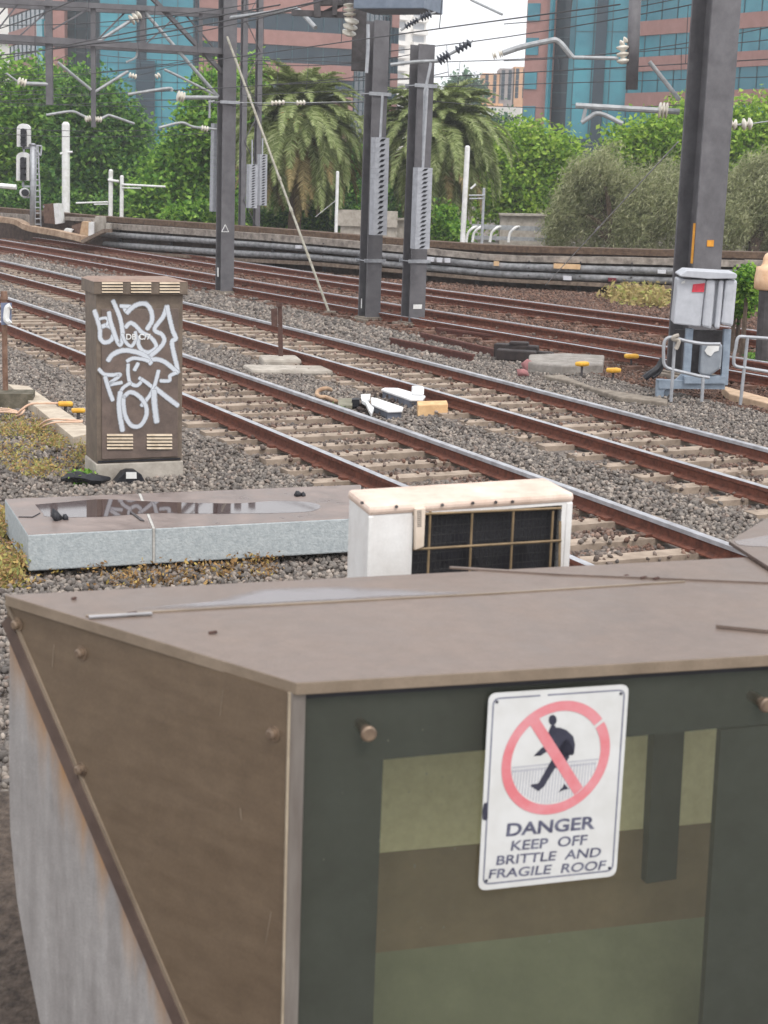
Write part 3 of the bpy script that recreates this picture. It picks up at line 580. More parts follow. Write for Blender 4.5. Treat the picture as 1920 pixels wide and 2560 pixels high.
# ================================================================== WHITE POSTS AND RAILS BEYOND THE WALL
def post(name, lab, p0, p1, wpx, Y, arms=(), cat='post', m=WHITE, cap=True):
    b0, b1 = at(*p0, Y), at(*p1, Y); b0 = b0-Z*.9; t = thing(name, lab, cat, b0, 'white posts beyond the wall'); b = MB(); r = wpx/2*Y/F_PX
    b.tube([b0, b1, b1+Z*r*.6], [r, r*.97, r*.5], 12); b.build('pole', m, t, smooth=False)
    for (q0, q1, ww) in arms:
        b = MB(); b.tube([at(*q0, Y-.1), at(*q1, Y-.1)], ww/2*Y/F_PX, 8); b.build('arm', m, t)
    return t
post('white_post', 'tallest and thickest white post beyond the wall, right of the signal', sg(853, 1275), sg(853, 160), 20, 70, [(sg(780, 540), sg(940, 515), 5)])
post('white_post', 'white post with two short arms pointing left, behind the cable pipes', sg(1430, 1350), sg(1437, 760), 11, 69, [(sg(985, 1180), sg(1400, 1166), 4), (sg(1220, 1197), sg(1400, 1195), 3), (sg(1400, 880), sg(1540, 898), 6)])
post('white_post', 'white post with two long arms pointing right, behind the cable pipes', sg(1572, 1360), sg(1580, 835), 10, 69, [(c1(790, 1195), c1(1072, 1210), 5), (c1(790, 1217), c1(915, 1220), 3)])
post('white_post', 'slim white post under the right edge of the left palm', c2(932, 1510), c2(944, 1115), 8, 60, [(c2(820, 1506), c2(936, 1516), 4), (c2(800, 1405), c2(930, 1300), 1.2)])
post('white_post', 'very thin white post between the lattice mast and the left palm', c2(424, 1485), c2(424, 1330), 5.5, 60)
post('white_pole', 'thick white lamp pole right of the shorter mast, below the right palm', c3(785, 1870), c3(826, 1130), 13, 60, [(c3(850, 1450), c3(890, 1415), 5)])
post('white_post', 'thin grey post with twin crossbars beside the thick white lamp pole', c3(936, 1880), c3(952, 1450), 7, 59.5, [(c3(835, 1500), c3(960, 1500), 3.5), (c3(840, 1527), c3(950, 1524), 3.5)], m=GALV)
b = MB(); b.tube([sg(0, 0) and sp_(-60, 950, 4), sp_(212, 975, 4)], .1, 8); tag(b.build('white_bar', WHITE, origin=sp_(212, 975, 4)), 'white horizontal bar entering at the left edge behind the signal', 'bar')
hr = thing('guard_rail', 'pale hooped guard rail beyond the wall, right of the thick white lamp pole', 'railing', at(*c3(1000, 1850), 61))
for x in (822, 868, 1003, 1145, 1430):
    b = MB(); b.tube(smooth_path([at(*c3(x-6, 1860), 61), at(*c3(x+8, 1790), 61), at(*c3(x+48, 1748), 61), at(*c3(x+75, 1742), 61.4)], 5), .05, 8); b.build('hoop', WHITE, hr)
for y0, y1, w_ in ((1738, 1762, .09), (1822, 1842, .07)):
    b = MB(); b.beam(at(*c3(860, y0), 61.4), at(*c3(1450, y1), 61.4), .06, w_*2); b.build('rail', ARMP, hr)
for (quad, lab) in (([(1078, 1655), (1420, 1660), (1420, 1890), (1070, 1890)], 'pale concrete block wall behind the hooped guard rail'), ([(160, 1690), (342, 1692), (340, 1840), (150, 1840)], 'small pale concrete wall between the two middle masts')):
    P = [at(*c3(x, y), 64) for x, y in quad]; P[2] -= Z*.8; P[3] -= Z*.8; b = MB(); b.prism(P, Vector((0, .5, 0))); b.beam(P[0]+Vector((-.05, .2, .04)), P[1]+Vector((.05, .2, .04)), .7, .08); tag(b.build('concrete_wall', CONC, origin=P[3]), lab, 'wall')
b = MB()
for j in range(4): p = at(*c2(950+j*14, 1360+j*42), 63); b.box(p+Vector((1.1, .4+j*-.0, -.3-.15*j)), (1.2-j*.1, 0, 0), (0, .5-.1*j, 0), (0, 0, .3))
tag(b.build('concrete_steps', CONC, origin=at(*c2(1000, 1530), 63)), 'grey concrete steps partly hidden left of the mast below the box', 'steps')
# ================================================================== GRAFFITIED CABINET
CAB = mat('cabinet_brown_paint', L(122, 108, 95), L(98, 86, 76), .6, 7, bump=.06, bscale=50, grit=.1)
CABD = mat('cabinet_door_paint', L(116, 100, 92), L(92, 80, 74), .55, 5, bump=.05, bscale=50, grit=.1)
LOUV = mat('louvre_highlight', L(200, 184, 162), L(168, 150, 128), .6, 12)  # cream colour paints the highlight on the louvre slats
cA = gnd(240, 1199, -.17); ca = Vector((math.cos(.40), math.sin(.40), 0)); cbk = Vector((-ca.y, ca.x, 0)); CW, CD = .885, .52
CN = -cbk
cab = thing('graffiti_cabinet', 'brown metal trackside cabinet covered in white graffiti', 'cabinet', cA+ca*CW/2+cbk*CD/2+Z*-.05)
def cbx(x0, x1, y0, y1, z0, z1):
    return (cA+ca*((x0+x1)/2)+cbk*((y0+y1)/2)+Z*((z0+z1)/2+.17), ca*abs(x1-x0)/2, cbk*abs(y1-y0)/2, Z*(z1-z0)/2)
def cp(x, y, off=.0): return onp(*cb(x, y), cA+CN*off, CN)       # photo crop pixel -> cabinet front
zl = lambda y: cp(1100, y).z
Z0, Z1, Z2, Z3 = -.22, zl(1583), zl(243), zl(140)
b = MB(); b.box(*cbx(-.0, CW, 0, CD, Z0, Z1)); b.build('plinth', CONC, cab, bevel=.012)
b = MB(); b.box(*cbx(.012, CW-.012, .012, CD-.012, Z1, Z2+.005)); b.build('body', CAB, cab, bevel=.008)
b = MB(); b.box(*cbx(.06, CW-.06, -.006, .012, Z1+.045, zl(358))); dr = b.build('door', CABD, cab, bevel=.004)
b = MB(); b.box(*cbx(.02, CW-.03, .0, .0125, Z1+.012, Z1+.03)); b.build('door_gap', BLACKP, cab)
b = MB(); b.box(*cbx(-.02, CW+.022, -.045, CD+.02, Z2, Z3)); b.build('cap', CAB, cab, bevel=.01)
b = MB(); za, zb_ = Z3, Z3+.022; pts = []
for x, y, z in ((-.025, -.05, za), (CW+.027, -.05, za), (CW+.027, CD+.025, za), (-.025, CD+.025, za), (.06, .06, zb_), (CW-.06, .06, zb_), (CW-.06, CD-.06, zb_), (.06, CD-.06, zb_)): pts.append(cA+ca*x+cbk*y+Z*(z+.17))
b.add(pts, [[3, 2, 1, 0], [4, 5, 6, 7], [0, 1, 5, 4], [1, 2, 6, 5], [2, 3, 7, 6], [3, 0, 4, 7]]); b.build('lid', mat('lid_pinkish_brown', L(150, 124, 108), L(120, 98, 86), .6, 8), cab)
def louvre(x0, x1, y0, y1, k, off, par):
    b = MB()
    for i in range(k):
        ya = y0+(y1-y0)*i/k; yb = ya+(y1-y0)/k*.62
        q = [cp(x0, ya, off), cp(x1, ya, off), cp(x1, yb, off), cp(x0, yb, off)]
        q2 = [q[0], q[1], q[2]+CN*.014, q[3]+CN*.014]
        b.add(q2+[p-CN*.0 for p in (q[0], q[1])]+[q[3], q[2]], [[3, 2, 1, 0], [2, 3, 6, 7], [0, 3, 6], [1, 7, 2]], 0)
        yc = ya+(y1-y0)/k*.62; yd = ya+(y1-y0)/k*.97
        b.add([cp(x0, yc, off+.0015), cp(x1, yc, off+.0015), cp(x1, yd, off+.0015), cp(x0, yd, off+.0015)], [[3, 2, 1, 0]], 1)
    b.build('louvre', [LOUV, BLACKP], par)
for x0, x1 in ((812, 978), (1043, 1205), (1272, 1432)): louvre(x0, x1, 144, 238, 4, .048, cab)
for x0, x1 in ((852, 1060), (1170, 1372)): louvre(x0, x1, 1355, 1485, 5, .008, dr)
# spray paint: each stroke a soft-edged ribbon on the door
def spray_mat():
    m = bpy.data.materials.new('white_spray_paint'); m.use_nodes = True; n, l = m.node_tree.nodes, m.node_tree.links; b = n['Principled BSDF']
    b.inputs['Base Color'].default_value = L(194, 198, 205); b.inputs['Roughness'].default_value = .7
    a = n.new('ShaderNodeAttribute'); a.attribute_name = 'edge'; tc = n.new('ShaderNodeTexCoord'); nz = n.new('ShaderNodeTexNoise'); nz.inputs['Scale'].default_value = 60
    l.new(tc.outputs['Object'], nz.inputs['Vector']); ad = n.new('ShaderNodeMath'); ad.operation = 'MULTIPLY_ADD'; ad.inputs[1].default_value = .35
    l.new(nz.outputs['Fac'], ad.inputs[0]); l.new(a.outputs['Fac'], ad.inputs[2]); mr = n.new('ShaderNodeMapRange'); mr.inputs['From Min'].default_value = .3; mr.inputs['From Max'].default_value = .72
    l.new(ad.outputs[0], mr.inputs[0]); l.new(mr.outputs[0], b.inputs['Alpha']); return m
SPRAY = spray_mat()
ST = [([(752, 372), (778, 445), (796, 520), (800, 590), (832, 625), (880, 612), (908, 560), (898, 515), (850, 490), (812, 500)], 40), ([(790, 440), (842, 430), (862, 455), (850, 490)], 26), ([(868, 385), (885, 470), (925, 590), (960, 645), (978, 560), (962, 450), (935, 370), (900, 292)], 40),
      ([(985, 335), (1005, 380)], 34), ([(960, 335), (1040, 340), (1060, 350)], 34), ([(1012, 392), (1052, 350), (1110, 318), (1168, 322), (1205, 375), (1212, 450), (1172, 520)], 42), ([(1002, 505), (1040, 470), (1085, 495), (1130, 545), (1195, 580), (1238, 630), (1240, 672), (1190, 704), (1135, 690), (1104, 640), (1108, 580)], 38),
      ([(975, 560), (1005, 625), (1050, 655), (1082, 600), (1080, 540)], 32), ([(1330, 335), (1300, 420), (1232, 520), (1290, 562), (1310, 612), (1272, 672), (1200, 735), (1185, 770)], 40), ([(1332, 335), (1350, 420), (1378, 530), (1402, 592), (1372, 622), (1388, 720), (1408, 800), (1418, 868)], 42),
      ([(1418, 868), (1330, 792), (1260, 762), (1200, 762), (1180, 745)], 42), ([(860, 772), (900, 722), (980, 690), (1080, 700), (1160, 735), (1205, 795)], 44), ([(1012, 775), (1062, 752), (1140, 760), (1190, 775)], 34),
      ([(788, 838), (832, 878), (895, 885), (960, 882), (905, 930), (860, 960), (915, 955), (972, 945)], 34), ([(838, 900), (868, 1000), (900, 1088)], 38), ([(1022, 800), (1022, 880), (1040, 948), (1090, 970), (1130, 930), (1110, 908)], 34), ([(1102, 792), (1072, 848)], 36), ([(1040, 948), (985, 985), (955, 1030)], 32),
      ([(1130, 920), (1190, 962), (1240, 1010)], 34), ([(1265, 850), (1235, 960), (1200, 1040), (1128, 1132)], 36), ([(1240, 990), (1330, 1062), (1420, 1130)], 44), ([(1228, 1010), (1232, 1120), (1250, 1262)], 52), ([(1278, 932), (1350, 930), (1356, 892), (1405, 868)], 34),
      ([(960, 1020), (950, 1120), (958, 1220), (978, 1330)], 46), ([(985, 1060), (1040, 1022), (1110, 1055), (1160, 1125), (1168, 1205), (1120, 1288), (1052, 1290), (1005, 1225), (985, 1130), (985, 1060)], 40)]
b = MB(); edge = []
for si, (pts, wd) in enumerate(ST):
    off = .0085+.0004*si; C = smooth_path([cp(x, y, off) for x, y in pts], 8); hw = wd/3.19*1.05/F_PX*15.6/2; nC = len(C); rows = []
    t_in = (C[1]-C[0]).normalized()*hw*.8; t_out = (C[-1]-C[-2]).normalized()*hw*.8; C = [C[0]-t_in]+C+[C[-1]+t_out]
    e0 = len(b.v)
    for i, p in enumerate(C):
        t = (C[min(i+1, len(C)-1)]-C[max(i-1, 0)]).normalized(); s = t.cross(CN).normalized(); ends = 0. if i in (0, len(C)-1) else 1.
        k = .55 if ends == 0 else 1
        b.v += [p-s*hw*1.3*k, p-s*hw*.45*k, p+s*hw*.45*k, p+s*hw*1.3*k]; edge += [0, .6*ends, .6*ends, 0]
    for i in range(len(C)-1):
        for j in range(3): b.f.append([e0+i*4+j, e0+i*4+j+1, e0+i*4+4+j+1, e0+i*4+4+j]); b.m.append(0)
go = b.build('graffiti', SPRAY, dr); a = go.data.attributes.new('edge', 'FLOAT', 'POINT'); a.data.foreach_set('value', edge)
def text_quad(s, quad, mats, name, parent, thick=0, bold=0.0):
    """letters laid into a four-cornered plane patch: top-left, top-right, bottom-right, bottom-left"""
    cu = bpy.data.curves.new('t', 'FONT'); cu.body = s; cu.offset = bold; cu.resolution_u = 4; o = bpy.data.objects.new('t', cu); COL.objects.link(o)
    bpy.context.view_layer.update(); me = bpy.data.meshes.new_from_object(o.evaluated_get(bpy.context.evaluated_depsgraph_get())); bpy.data.objects.remove(o); bpy.data.curves.remove(cu)
    co = [v.co.copy() for v in me.vertices]; x0, x1 = min(c.x for c in co), max(c.x for c in co); y0, y1 = min(c.y for c in co), max(c.y for c in co)
    q = [Vector(p) for p in quad]; org = WL[parent.name]; b = MB()
    for c, v in zip(co, me.vertices):
        u, w_ = (c.x-x0)/(x1-x0), (y1-c.y)/(y1-y0); v.co = q[0].lerp(q[1], u).lerp(q[3].lerp(q[2], u), w_)-org
    me.materials.clear(); me.materials.append(mats); me.name = name; me.update(); return link(name, me, parent, org)
dbc = crop(290, 800, 12.76)
text_quad('DB C/7', [onp(*dbc(x, y), cA+CN*.0215, CN) for x, y in ((325, 440), (1105, 440), (1105, 630), (325, 630))], WHITE, 'raised_lettering', dr, bold=.02)
# small black kerb foot with a white label in front of the plinth
kf = [cb(x, y) for x, y in ((915, 1752), (985, 1665), (1020, 1650), (1085, 1650), (1130, 1680), (1172, 1760))]
fP = cA+CN*.16; b = MB(); b.prism([onp(x, y, fP, CN) for x, y in kf], cbk*.14); kt = thing('cable_cover', 'small black trapezoid cover with a white label at the foot of the graffitied cabinet', 'cable cover', gnd(330, 1214, GZ))
b.build('shell', BLACKP, kt, bevel=.01); b = MB(); b.prism([onp(*cb(x, y), fP+CN*.006, CN) for x, y in ((1005, 1660), (1088, 1660), (1090, 1712), (1005, 1712))], CN*.003); b.build('label_plate', WHITE, kt)
# ================================================================== MARKER POSTS, CABLE PATH, CABLES
mp_ = gnd(8, 1018, GZ); mk = thing('marker_post', 'rusty marker post with a blue and white plate at the left edge', 'marker post', mp_)
Ym = mp_.y; b = MB(); b.tube([at(14, 1012, Ym)-Z*.1, at(10, 745, Ym)], .035, 8); b.tube([at(10, 748, Ym), at(10, 728, Ym)], [.05, .04], 10); b.build('post', mat('rusty_post', L(140, 112, 96), L(100, 74, 60), .9, 12), mk)
pl = [(2, 757), (29, 757), (28, 811), (3, 812)]; b = MB(); b.prism([at(x, y, Ym-.05) for x, y in pl], Vector((0, .01, 0))); b.build('plate', mat('blue_grey_plate', L(128, 136, 160), L(104, 112, 136), .5, 8), mk)
b = MB(); b.tube(smooth_path([at(*cb(x, y), Ym-.065) for x, y in ((85, 335), (60, 350), (52, 395), (50, 440), (66, 458), (82, 450))], 4), .04, 8); b.build('reflective_mark', WHITE, mk)
b = MB(); b.box(gnd(20, 1022, GZ)+Z*.1, (.32, .05, 0), (-.03, .2, 0), (0, 0, .12)); tag(b.build('mossy_block', mat('mossy_concrete', L(120, 112, 98), L(70, 66, 54), .95, 7, bump=.4), origin=gnd(20, 1022, GZ)), 'mossy concrete block at the base of the rusty marker post', 'concrete block')
zp = -.06; PA = [gnd(*tr(x, y), zp) for x, y in ((110, 115), (420, 145), (1230, 800), (1090, 910))]
pt = thing('cable_path', 'pale concrete cable path leading to the left side of the graffitied cabinet', 'path', gnd(*tr(600, 500), GZ)); L0, L1, R0, R1 = PA[0], PA[3], PA[1], gnd(*tr(1420, 830), zp)
for i in range(4):
    f0, f1 = i/4+.006, (i+1)/4-.006; b = MB(); q = [L0.lerp(L1, f0), R0.lerp(R1, f0), R0.lerp(R1, f1), L0.lerp(L1, f1)]; b.prism(q, Z*-.14); b.build('cover_slab', mat('path_slab', L(196, 184, 166), L(166, 152, 136), .9, 6, bump=.2) if i == 0 else bpy.data.materials['path_slab'], pt, bevel=.008)
def cable(name, lab, pts, r, m, grp): 
    P = smooth_path(pts, 6); b = MB(); b.tube(P, r, 7); return tag(b.build(name, m, origin=P[0], smooth=True), lab, 'cable', grp)
t3 = lambda x, y, z=.0: gnd(*tr(x, y), z)
cable('track_cable', 'pinkish cable curving over the path to the far yellow marker', [t3(250, 560, -.1), t3(330, 490, -.04), t3(420, 430, .0), t3(540, 405, -.02), t3(860, 405, -.02)], .014, CABLEB, 'cables over the path')
cable('track_cable', 'pale cable beside the pinkish cable that ends at the far yellow marker', [t3(230, 600, -.15), t3(310, 570, -.1), t3(365, 500, -.05)], .012, CABLEB, 'cables over the path')
cable('track_cable', 'upper of two pale cables crossing the path just left of the cabinet', [t3(560, 760, -.14), t3(640, 690, -.05), t3(740, 645, .0), t3(900, 640, -.02), t3(1225, 665, -.02)], .011, CABLEB, 'cables over the path')
cable('track_cable', 'lower of two pale cables crossing the path just left of the cabinet', [t3(590, 770, -.14), t3(700, 720, -.05), t3(800, 690, -.02), t3(960, 680, -.03), t3(1225, 678, -.03)], .011, CABLEB, 'cables over the path')
for j in range(3): cable('track_cable', 'thin buff cable among a bundle on the weeds at the left edge', [t3(-40, 480+j*26, -.08), t3(120, 488+j*24, -.06), t3(260, 525+j*12, -.08)], .01, CABLEB, 'cable bundle at the left edge')
def marker(lab, px, py, wpx, leg=True, ang=0.3, z=.0):
    p = gnd(px, py, z); t = thing('cable_marker', lab, 'marker', Vector((p.x, p.y, GZ)), 'yellow cable markers'); k = p.y/F_PX; L2 = wpx*k/2; u = Vector((math.cos(ang), math.sin(ang), 0))
    b = MB(); b.box(p, u*L2, Vector((-u.y, u.x, 0))*L2*.6, Z*L2*.32); b.build('cap', YELLOW, t, bevel=L2*.25)
    b = MB(); b.tube([Vector((p.x, p.y, GZ-.02)), p-Z*L2*.2], .02, 6); b.build('stem', DARK_STEEL, t)
marker('yellow cable marker at the end of the pinkish cable, left of the cabinet', *tr(968, 412), 37, z=-.03)
marker('yellow cable marker touching the left side of the graffitied cabinet', *tr(1160, 510), 34, z=-.03)
marker('leftmost of the three yellow markers by the grey slab near the thick mast', *c8(455, 1062), 35, z=.03, ang=.7); marker('middle of the three yellow markers by the grey slab near the thick mast', *c8(658, 1103), 36, z=-.03, ang=.55); marker('rearmost of the three yellow markers, nearest the thick mast', *c8(775, 1012), 35, z=-.0, ang=.4)
sp0 = gnd(*c6(575, 1020), -.08); sp = thing('rusty_stake', 'short rusty sign stake on a crumbling concrete foot between the first two tracks', 'stake', sp0)
Y0 = sp0.y; b = MB(); b.prism([at(*c6(x, y), Y0) for x, y in ((555, 690), (582, 690), (590, 1020), (560, 1020))], Vector((0, .05, 0))); b.box(at(*c6(565, 680), Y0)+Vector((0, .03, 0)), (.045, 0, 0), (0, .045, 0), (0, 0, .03)); b.build('stake', mat('dark_rusty_steel', L(98, 74, 66), L(70, 50, 46), .9, 12), sp)
b = MB(); b.prism([at(*c6(x, y), Y0-.02) for x, y in ((512, 708), (552, 700), (555, 820), (515, 818))], Vector((0, .014, 0))); b.build('plate', bpy.data.materials['dark_rusty_steel'], sp)
b = MB(); c = gnd(*c6(570, 1050), -.14); b.box(c, (.3, .08, 0), (-.06, .3, 0), (0, 0, .08)); b.box(gnd(*c6(620, 1105), -.16), (.62, .1, .0), (-.1, .3, 0), (0, 0, .05)); b.build('foot', CONC, sp, bevel=.04)
# ================================================================== WHITE COVERED GEAR BETWEEN THE TRACKS
pp = lambda x, y, z=.0: gnd(*pm(x, y), z)
GREYM = mat('blue_grey_cast_metal', L(112, 116, 128), L(84, 88, 98), .6, 8); GLOSSW = mat('bright_white_cover', L(240, 240, 240), L(222, 222, 222), .4, 6)
def lid(lab, top, z, h, body):
    c = pp(sum(p[0] for p in top)/len(top), sum(p[1] for p in top)/len(top), z); t = thing('trackside_gear', lab, 'track machine', Vector((c.x, c.y, GZ)), 'white lidded track machines')
    P = [pp(x, y, z) for x, y in top]; b = MB(); b.prism(P, Z*-.035); b.build('lid', GLOSSW, t, bevel=.012)
    Q = [c.lerp(p, .93) for p in P]; b = MB(); b.prism([Vector((p.x, p.y, z-.036)) for p in Q], Z*-(z-.036-GZ)); b.build('casing', body, t); return t
lA = lid('nearer white-lidded track machine with blue-grey ends, beside the nearest track', [(740, 365), (800, 375), (1060, 462), (1050, 492), (905, 496), (745, 430)], -.05, .2, GREYM)
b = MB(); P = [pp(x, y, -.04) for x, y in ((640, 340), (735, 335), (730, 375), (700, 395), (745, 450), (770, 470), (745, 530), (725, 500), (690, 420), (650, 400))]; b.prism(P, Z*-.04); b.build('bent_arm', GLOSSW, lA)
lB = lid('farther white-lidded track machine with a small white box at its end', [(840, 285), (870, 272), (1010, 275), (1280, 352), (1255, 384), (1130, 384)], -.06, .2, GREYM)
b = MB(); c = pp(1203, 300, .0); b.box(c, (.075, .01, 0), (-.01, .07, 0), (0, 0, .052)); b.build('end_box', GLOSSW, lB, bevel=.01)
b = MB(); P = [pp(x, y, -.04) for x, y in ((1195, 405), (1490, 398), (1502, 436), (1205, 446))]; b.prism(P, Z*-(.16)); tag(b.build('buff_block', mat('buff_board', L(222, 186, 140), L(196, 156, 112), .85, 9), origin=P[0]-Z*.16, bevel=.01), 'buff rectangular block right of the two white-lidded track machines', 'block')
cable('bent_hose', 'C-shaped buff hose lying left of the white-lidded machines', [pp(345, 295, -.1), pp(290, 280, -.04), pp(225, 300, -.06), pp(205, 340, -.1), pp(240, 365, -.12), pp(300, 370, -.13), pp(400, 410, -.14)], .03, mat('buff_hose', L(196, 168, 140), L(150, 120, 96), .8), None)
b = MB(); P = [pp(x, y, -.09) for x, y in ((420, 380), (560, 375), (555, 450), (415, 450))]; b.prism(P, Z*-.1); b.box(pp(590, 420, -.1), (.05, .01, 0), (0, .08, 0), (0, 0, .05), 1); tag(b.build('grey_cover', [mat('olive_grey_cover', L(142, 138, 120), L(110, 106, 92), .8, 8), BLACKP], origin=P[0]-Z*.16), 'low olive-grey cover with a black end left of the nearer white lid', 'cover')
for k in range(2):
    pts = [pp(*q, -.14) for q in (((640, 440), (700, 520), (790, 500), (900, 540)) if k == 0 else ((860, 330), (960, 350), (1050, 390), (1120, 400)))]
    lp_ = np.array([[p.x, p.y] for p in pts for _ in range(16)])+RNG.normal(0, .12, (64, 2)); o = stones('dark_rubble', lp_, RNG.uniform(.025, .05, 64), RNG.uniform(-.2, -.13, 64), np.zeros(64), mat('dark_rubble_%s' % 'ab'[k], L(92, 78, 72), L(60, 52, 50), .9, 9)); o['kind'] = 'stuff'; o['label'] = 'dark rubble piled between the white-lidded machines'
# grey slab, red rock, spare rails, black box by the thick mast
b = MB(); P = [gnd(*c8(x, y), -.03) for x, y in ((110, 1000), (330, 990), (600, 1005), (590, 1062), (330, 1072), (105, 1050))]; b.prism(P, Z*-.18); tag(b.build('concrete_slab', mat('broken_grey_slab', L(160, 154, 148), L(122, 116, 110), .95, 5, bump=.5, bscale=20), origin=P[0]-Z*.18, bevel=.03), 'flat grey concrete slab lying behind the yellow markers', 'slab')
b = MB(); P = [gnd(*c8(x, y), -.115) for x, y in ((200, 1135), (330, 1130), (540, 1215), (1010, 1290), (1005, 1310), (700, 1275), (360, 1170))]; b.prism(P, Z*-.08); tag(b.build('kerb_stone', FOOT, origin=P[0]-Z*.1, bevel=.02), 'long low pale kerb in the ballast in front of the thick mast', 'kerb')
REDROCK = mat('red_sandstone', L(176, 124, 124), L(140, 96, 96), .95, 8)
for (x, y, r) in ((72, 1146, .13), (112, 1112, .17), (172, 1108, .11)):
    q = gnd(*c8(x, y), GZ); tag(stones('red_rock', np.array([[q.x, q.y]]), np.array([r]), np.array([-.14]), np.zeros(1), REDROCK), 'dull red rock among the few lying left of the grey concrete slab', 'rock', 'red rocks by the grey slab')
def lying_rail(lab, a, c_, w_=.1):
    b = MB(); p, q = gnd(*c7(*a), -.08), gnd(*c7(*c_), -.08); b.beam(p, q, .07, .04); b.beam(p-Z*.07, q-Z*.07, .018, .1); b.beam(p-Z*.125, q-Z*.125, .13, .02); tag(b.build('spare_rail', mat('spare_rail_rust', L(112, 72, 64), L(84, 54, 48), .9, 10) if 'spare_rail_rust' not in bpy.data.materials else bpy.data.materials['spare_rail_rust'], origin=p-Z*.13), lab, 'spare rail', 'spare rails on the ballast')
lying_rail('rusty spare rail lying in front of the shorter mast, nearest the camera', (200, 640), (735, 748)); lying_rail('rusty spare rail lying behind the nearest one, ending at the dark timbers', (395, 605), (925, 725)); lying_rail('rusty spare rail farthest back, beside the third track', (495, 573), (1060, 640))
b = MB(); c = gnd(*c7(1015, 735), -.05); b.box(c+Z*-.03, (.32, -.1, 0), (.03, .13, 0), (0, 0, .09)); b.box(c+Vector((.02, .32, .0)), (.36, -.12, 0), (.03, .1, 0), (0, 0, .12)); b.box(c+Vector((.42, .12, -.03)), (.2, -.1, 0), (.03, .07, 0), (0, 0, .07)); b.box(c+Vector((.06, .3, .14)), (.16, -.03, 0), (.02, .1, 0), (0, 0, .03)); tag(b.build('dark_timbers', mat('greasy_black_steel', L(62, 52, 50), L(38, 32, 33), .6, 7), origin=c-Z*.15, bevel=.02), 'low stack of greasy dark timbers at the ends of the spare rails', 'timbers')
# ================================================================== TRANSFORMER BOX BY THE THICK MAST
YT = gnd(1660, 1000, GZ).y; xq = lambda x, y, dy=0: at(*mb_(x, y), YT+dy)
BOXG = mat('light_grey_box', L(190, 192, 198), L(170, 172, 178), .55, 5); PALEB = mat('pale_blue_steel', L(150, 162, 176), L(124, 136, 150), .6, 7)
tb = thing('transformer_box', 'light grey ribbed transformer box with a red sticker on a steel frame', 'transformer', xq(700, 1950))
b = MB(); b.prism([xq(*p) for p in ((490, 400), (860, 410), (790, 1025), (432, 985))], Vector((.05, .55, 0))); b.build('box_body', BOXG, tb, bevel=.02)
b = MB()
for x0, x1, y0, y1 in ((862, 985, 1025, 1060), (1022, 1095, 1050, 1060), (1110, 1265, 995, 1025)):
    b.prism([xq(*p, -.05) for p in ((x0, 410), (x1, 415), (x1-58, y1), (x0-62, y0))], Vector((.05, .5, 0)))
b.build('cooling_rib', BOXG, tb, bevel=.04)
b = MB(); b.prism([xq(*p, .05) for p in ((860, 420), (1250, 425), (1200, 980), (800, 1000))], Vector((.05, .4, 0))); b.build('rear_panel', BOXG, tb)
b = MB(); b.prism([xq(*p, -.1) for p in ((515, 350), (610, 288), (1240, 325), (1262, 355), (1250, 400), (880, 402), (520, 372))], Vector((.05, .7, 0))); b.build('lid', BOXG, tb, bevel=.02)
b = MB(); b.prism([xq(*p, -.012) for p in ((690, 470), (842, 455), (830, 572), (672, 572))], Vector((0, .008, 0))); b.build('sticker', mat('red_sticker', L(214, 70, 84), L(190, 54, 68), .5, 30), tb)
b = MB(); b.prism([xq(*p, -.012) for p in ((540, 440), (590, 415), (580, 455), (535, 465))], Vector((0, .008, 0))); b.build('label_plate', WHITE, tb)
b = MB()
for (a, c_) in (((640, 1040), (600, 1620)), ((1130, 1050), (1085, 1770))): b.beam(xq(*a, .15), xq(*c_, .15), .1, .1, side=(0, 1, 0))
b.beam(xq(230, 1760, .1), xq(1090, 1770, .1), .14, .12); b.beam(xq(262, 1700, .1), xq(250, 1960, .1), .11, .11, side=(0, 1, 0)); b.beam(xq(600, 1620, .15), xq(250, 1960, .15), .08, .08, side=(0, 1, 0)); b.beam(xq(560, 1700, .1), xq(1090, 1700, .1), .22, .1)
b.build('frame', PALEB, tb)
b = MB(); b.prism([xq(*p, .0) for p in ((800, 1240), (1075, 1250), (1050, 1560), (905, 1660), (770, 1640))], Vector((.03, .3, 0))); b.build('lower_box', mat('mid_grey_box', L(150, 156, 164), L(128, 134, 142), .55, 6), tb, bevel=.03)
b = MB(); b.prism([xq(*p, -.015) for p in ((838, 1335), (880, 1265), (1030, 1258), (1020, 1330), (960, 1350), (920, 1405), (870, 1380))], Vector((0, .008, 0))); b.build('peeling_label', WHITE, tb)
b = MB(); b.prism([xq(*p, .3) for p in ((660, 1250), (790, 1240), (770, 1640), (640, 1610))], Vector((.03, .2, 0))); b.prism([xq(*p, .35) for p in ((450, 1060), (1130, 1070), (1110, 1240), (430, 1210))], Vector((.03, .1, 0))); b.build('dark_backplate', DARK_STEEL, tb)
def hoop(lab, loop, legs, r=.024):
    t = thing('safety_rail', lab, 'railing', xq(*legs[0][1], -.5), 'hooped safety rails'); b = MB(); P = smooth_path([xq(*p, -.5) for p in loop], 5); b.tube(P, r, 8); b.build('hoop', GALV, t)
    for a, c_ in legs: b = MB(); b.tube([xq(*a, -.5), xq(*c_, -.5)], r, 8); b.build('leg', GALV, t)
hoop('looped galvanised safety rail in front of the transformer box', [(1040, 1245), (820, 1240), (600, 1205), (430, 1160), (350, 1175), (312, 1240), (305, 1400), (320, 1520), (400, 1570), (560, 1610), (770, 1660), (900, 1680)], [((455, 1160), (400, 1990)), ((820, 1660), (800, 1990))])
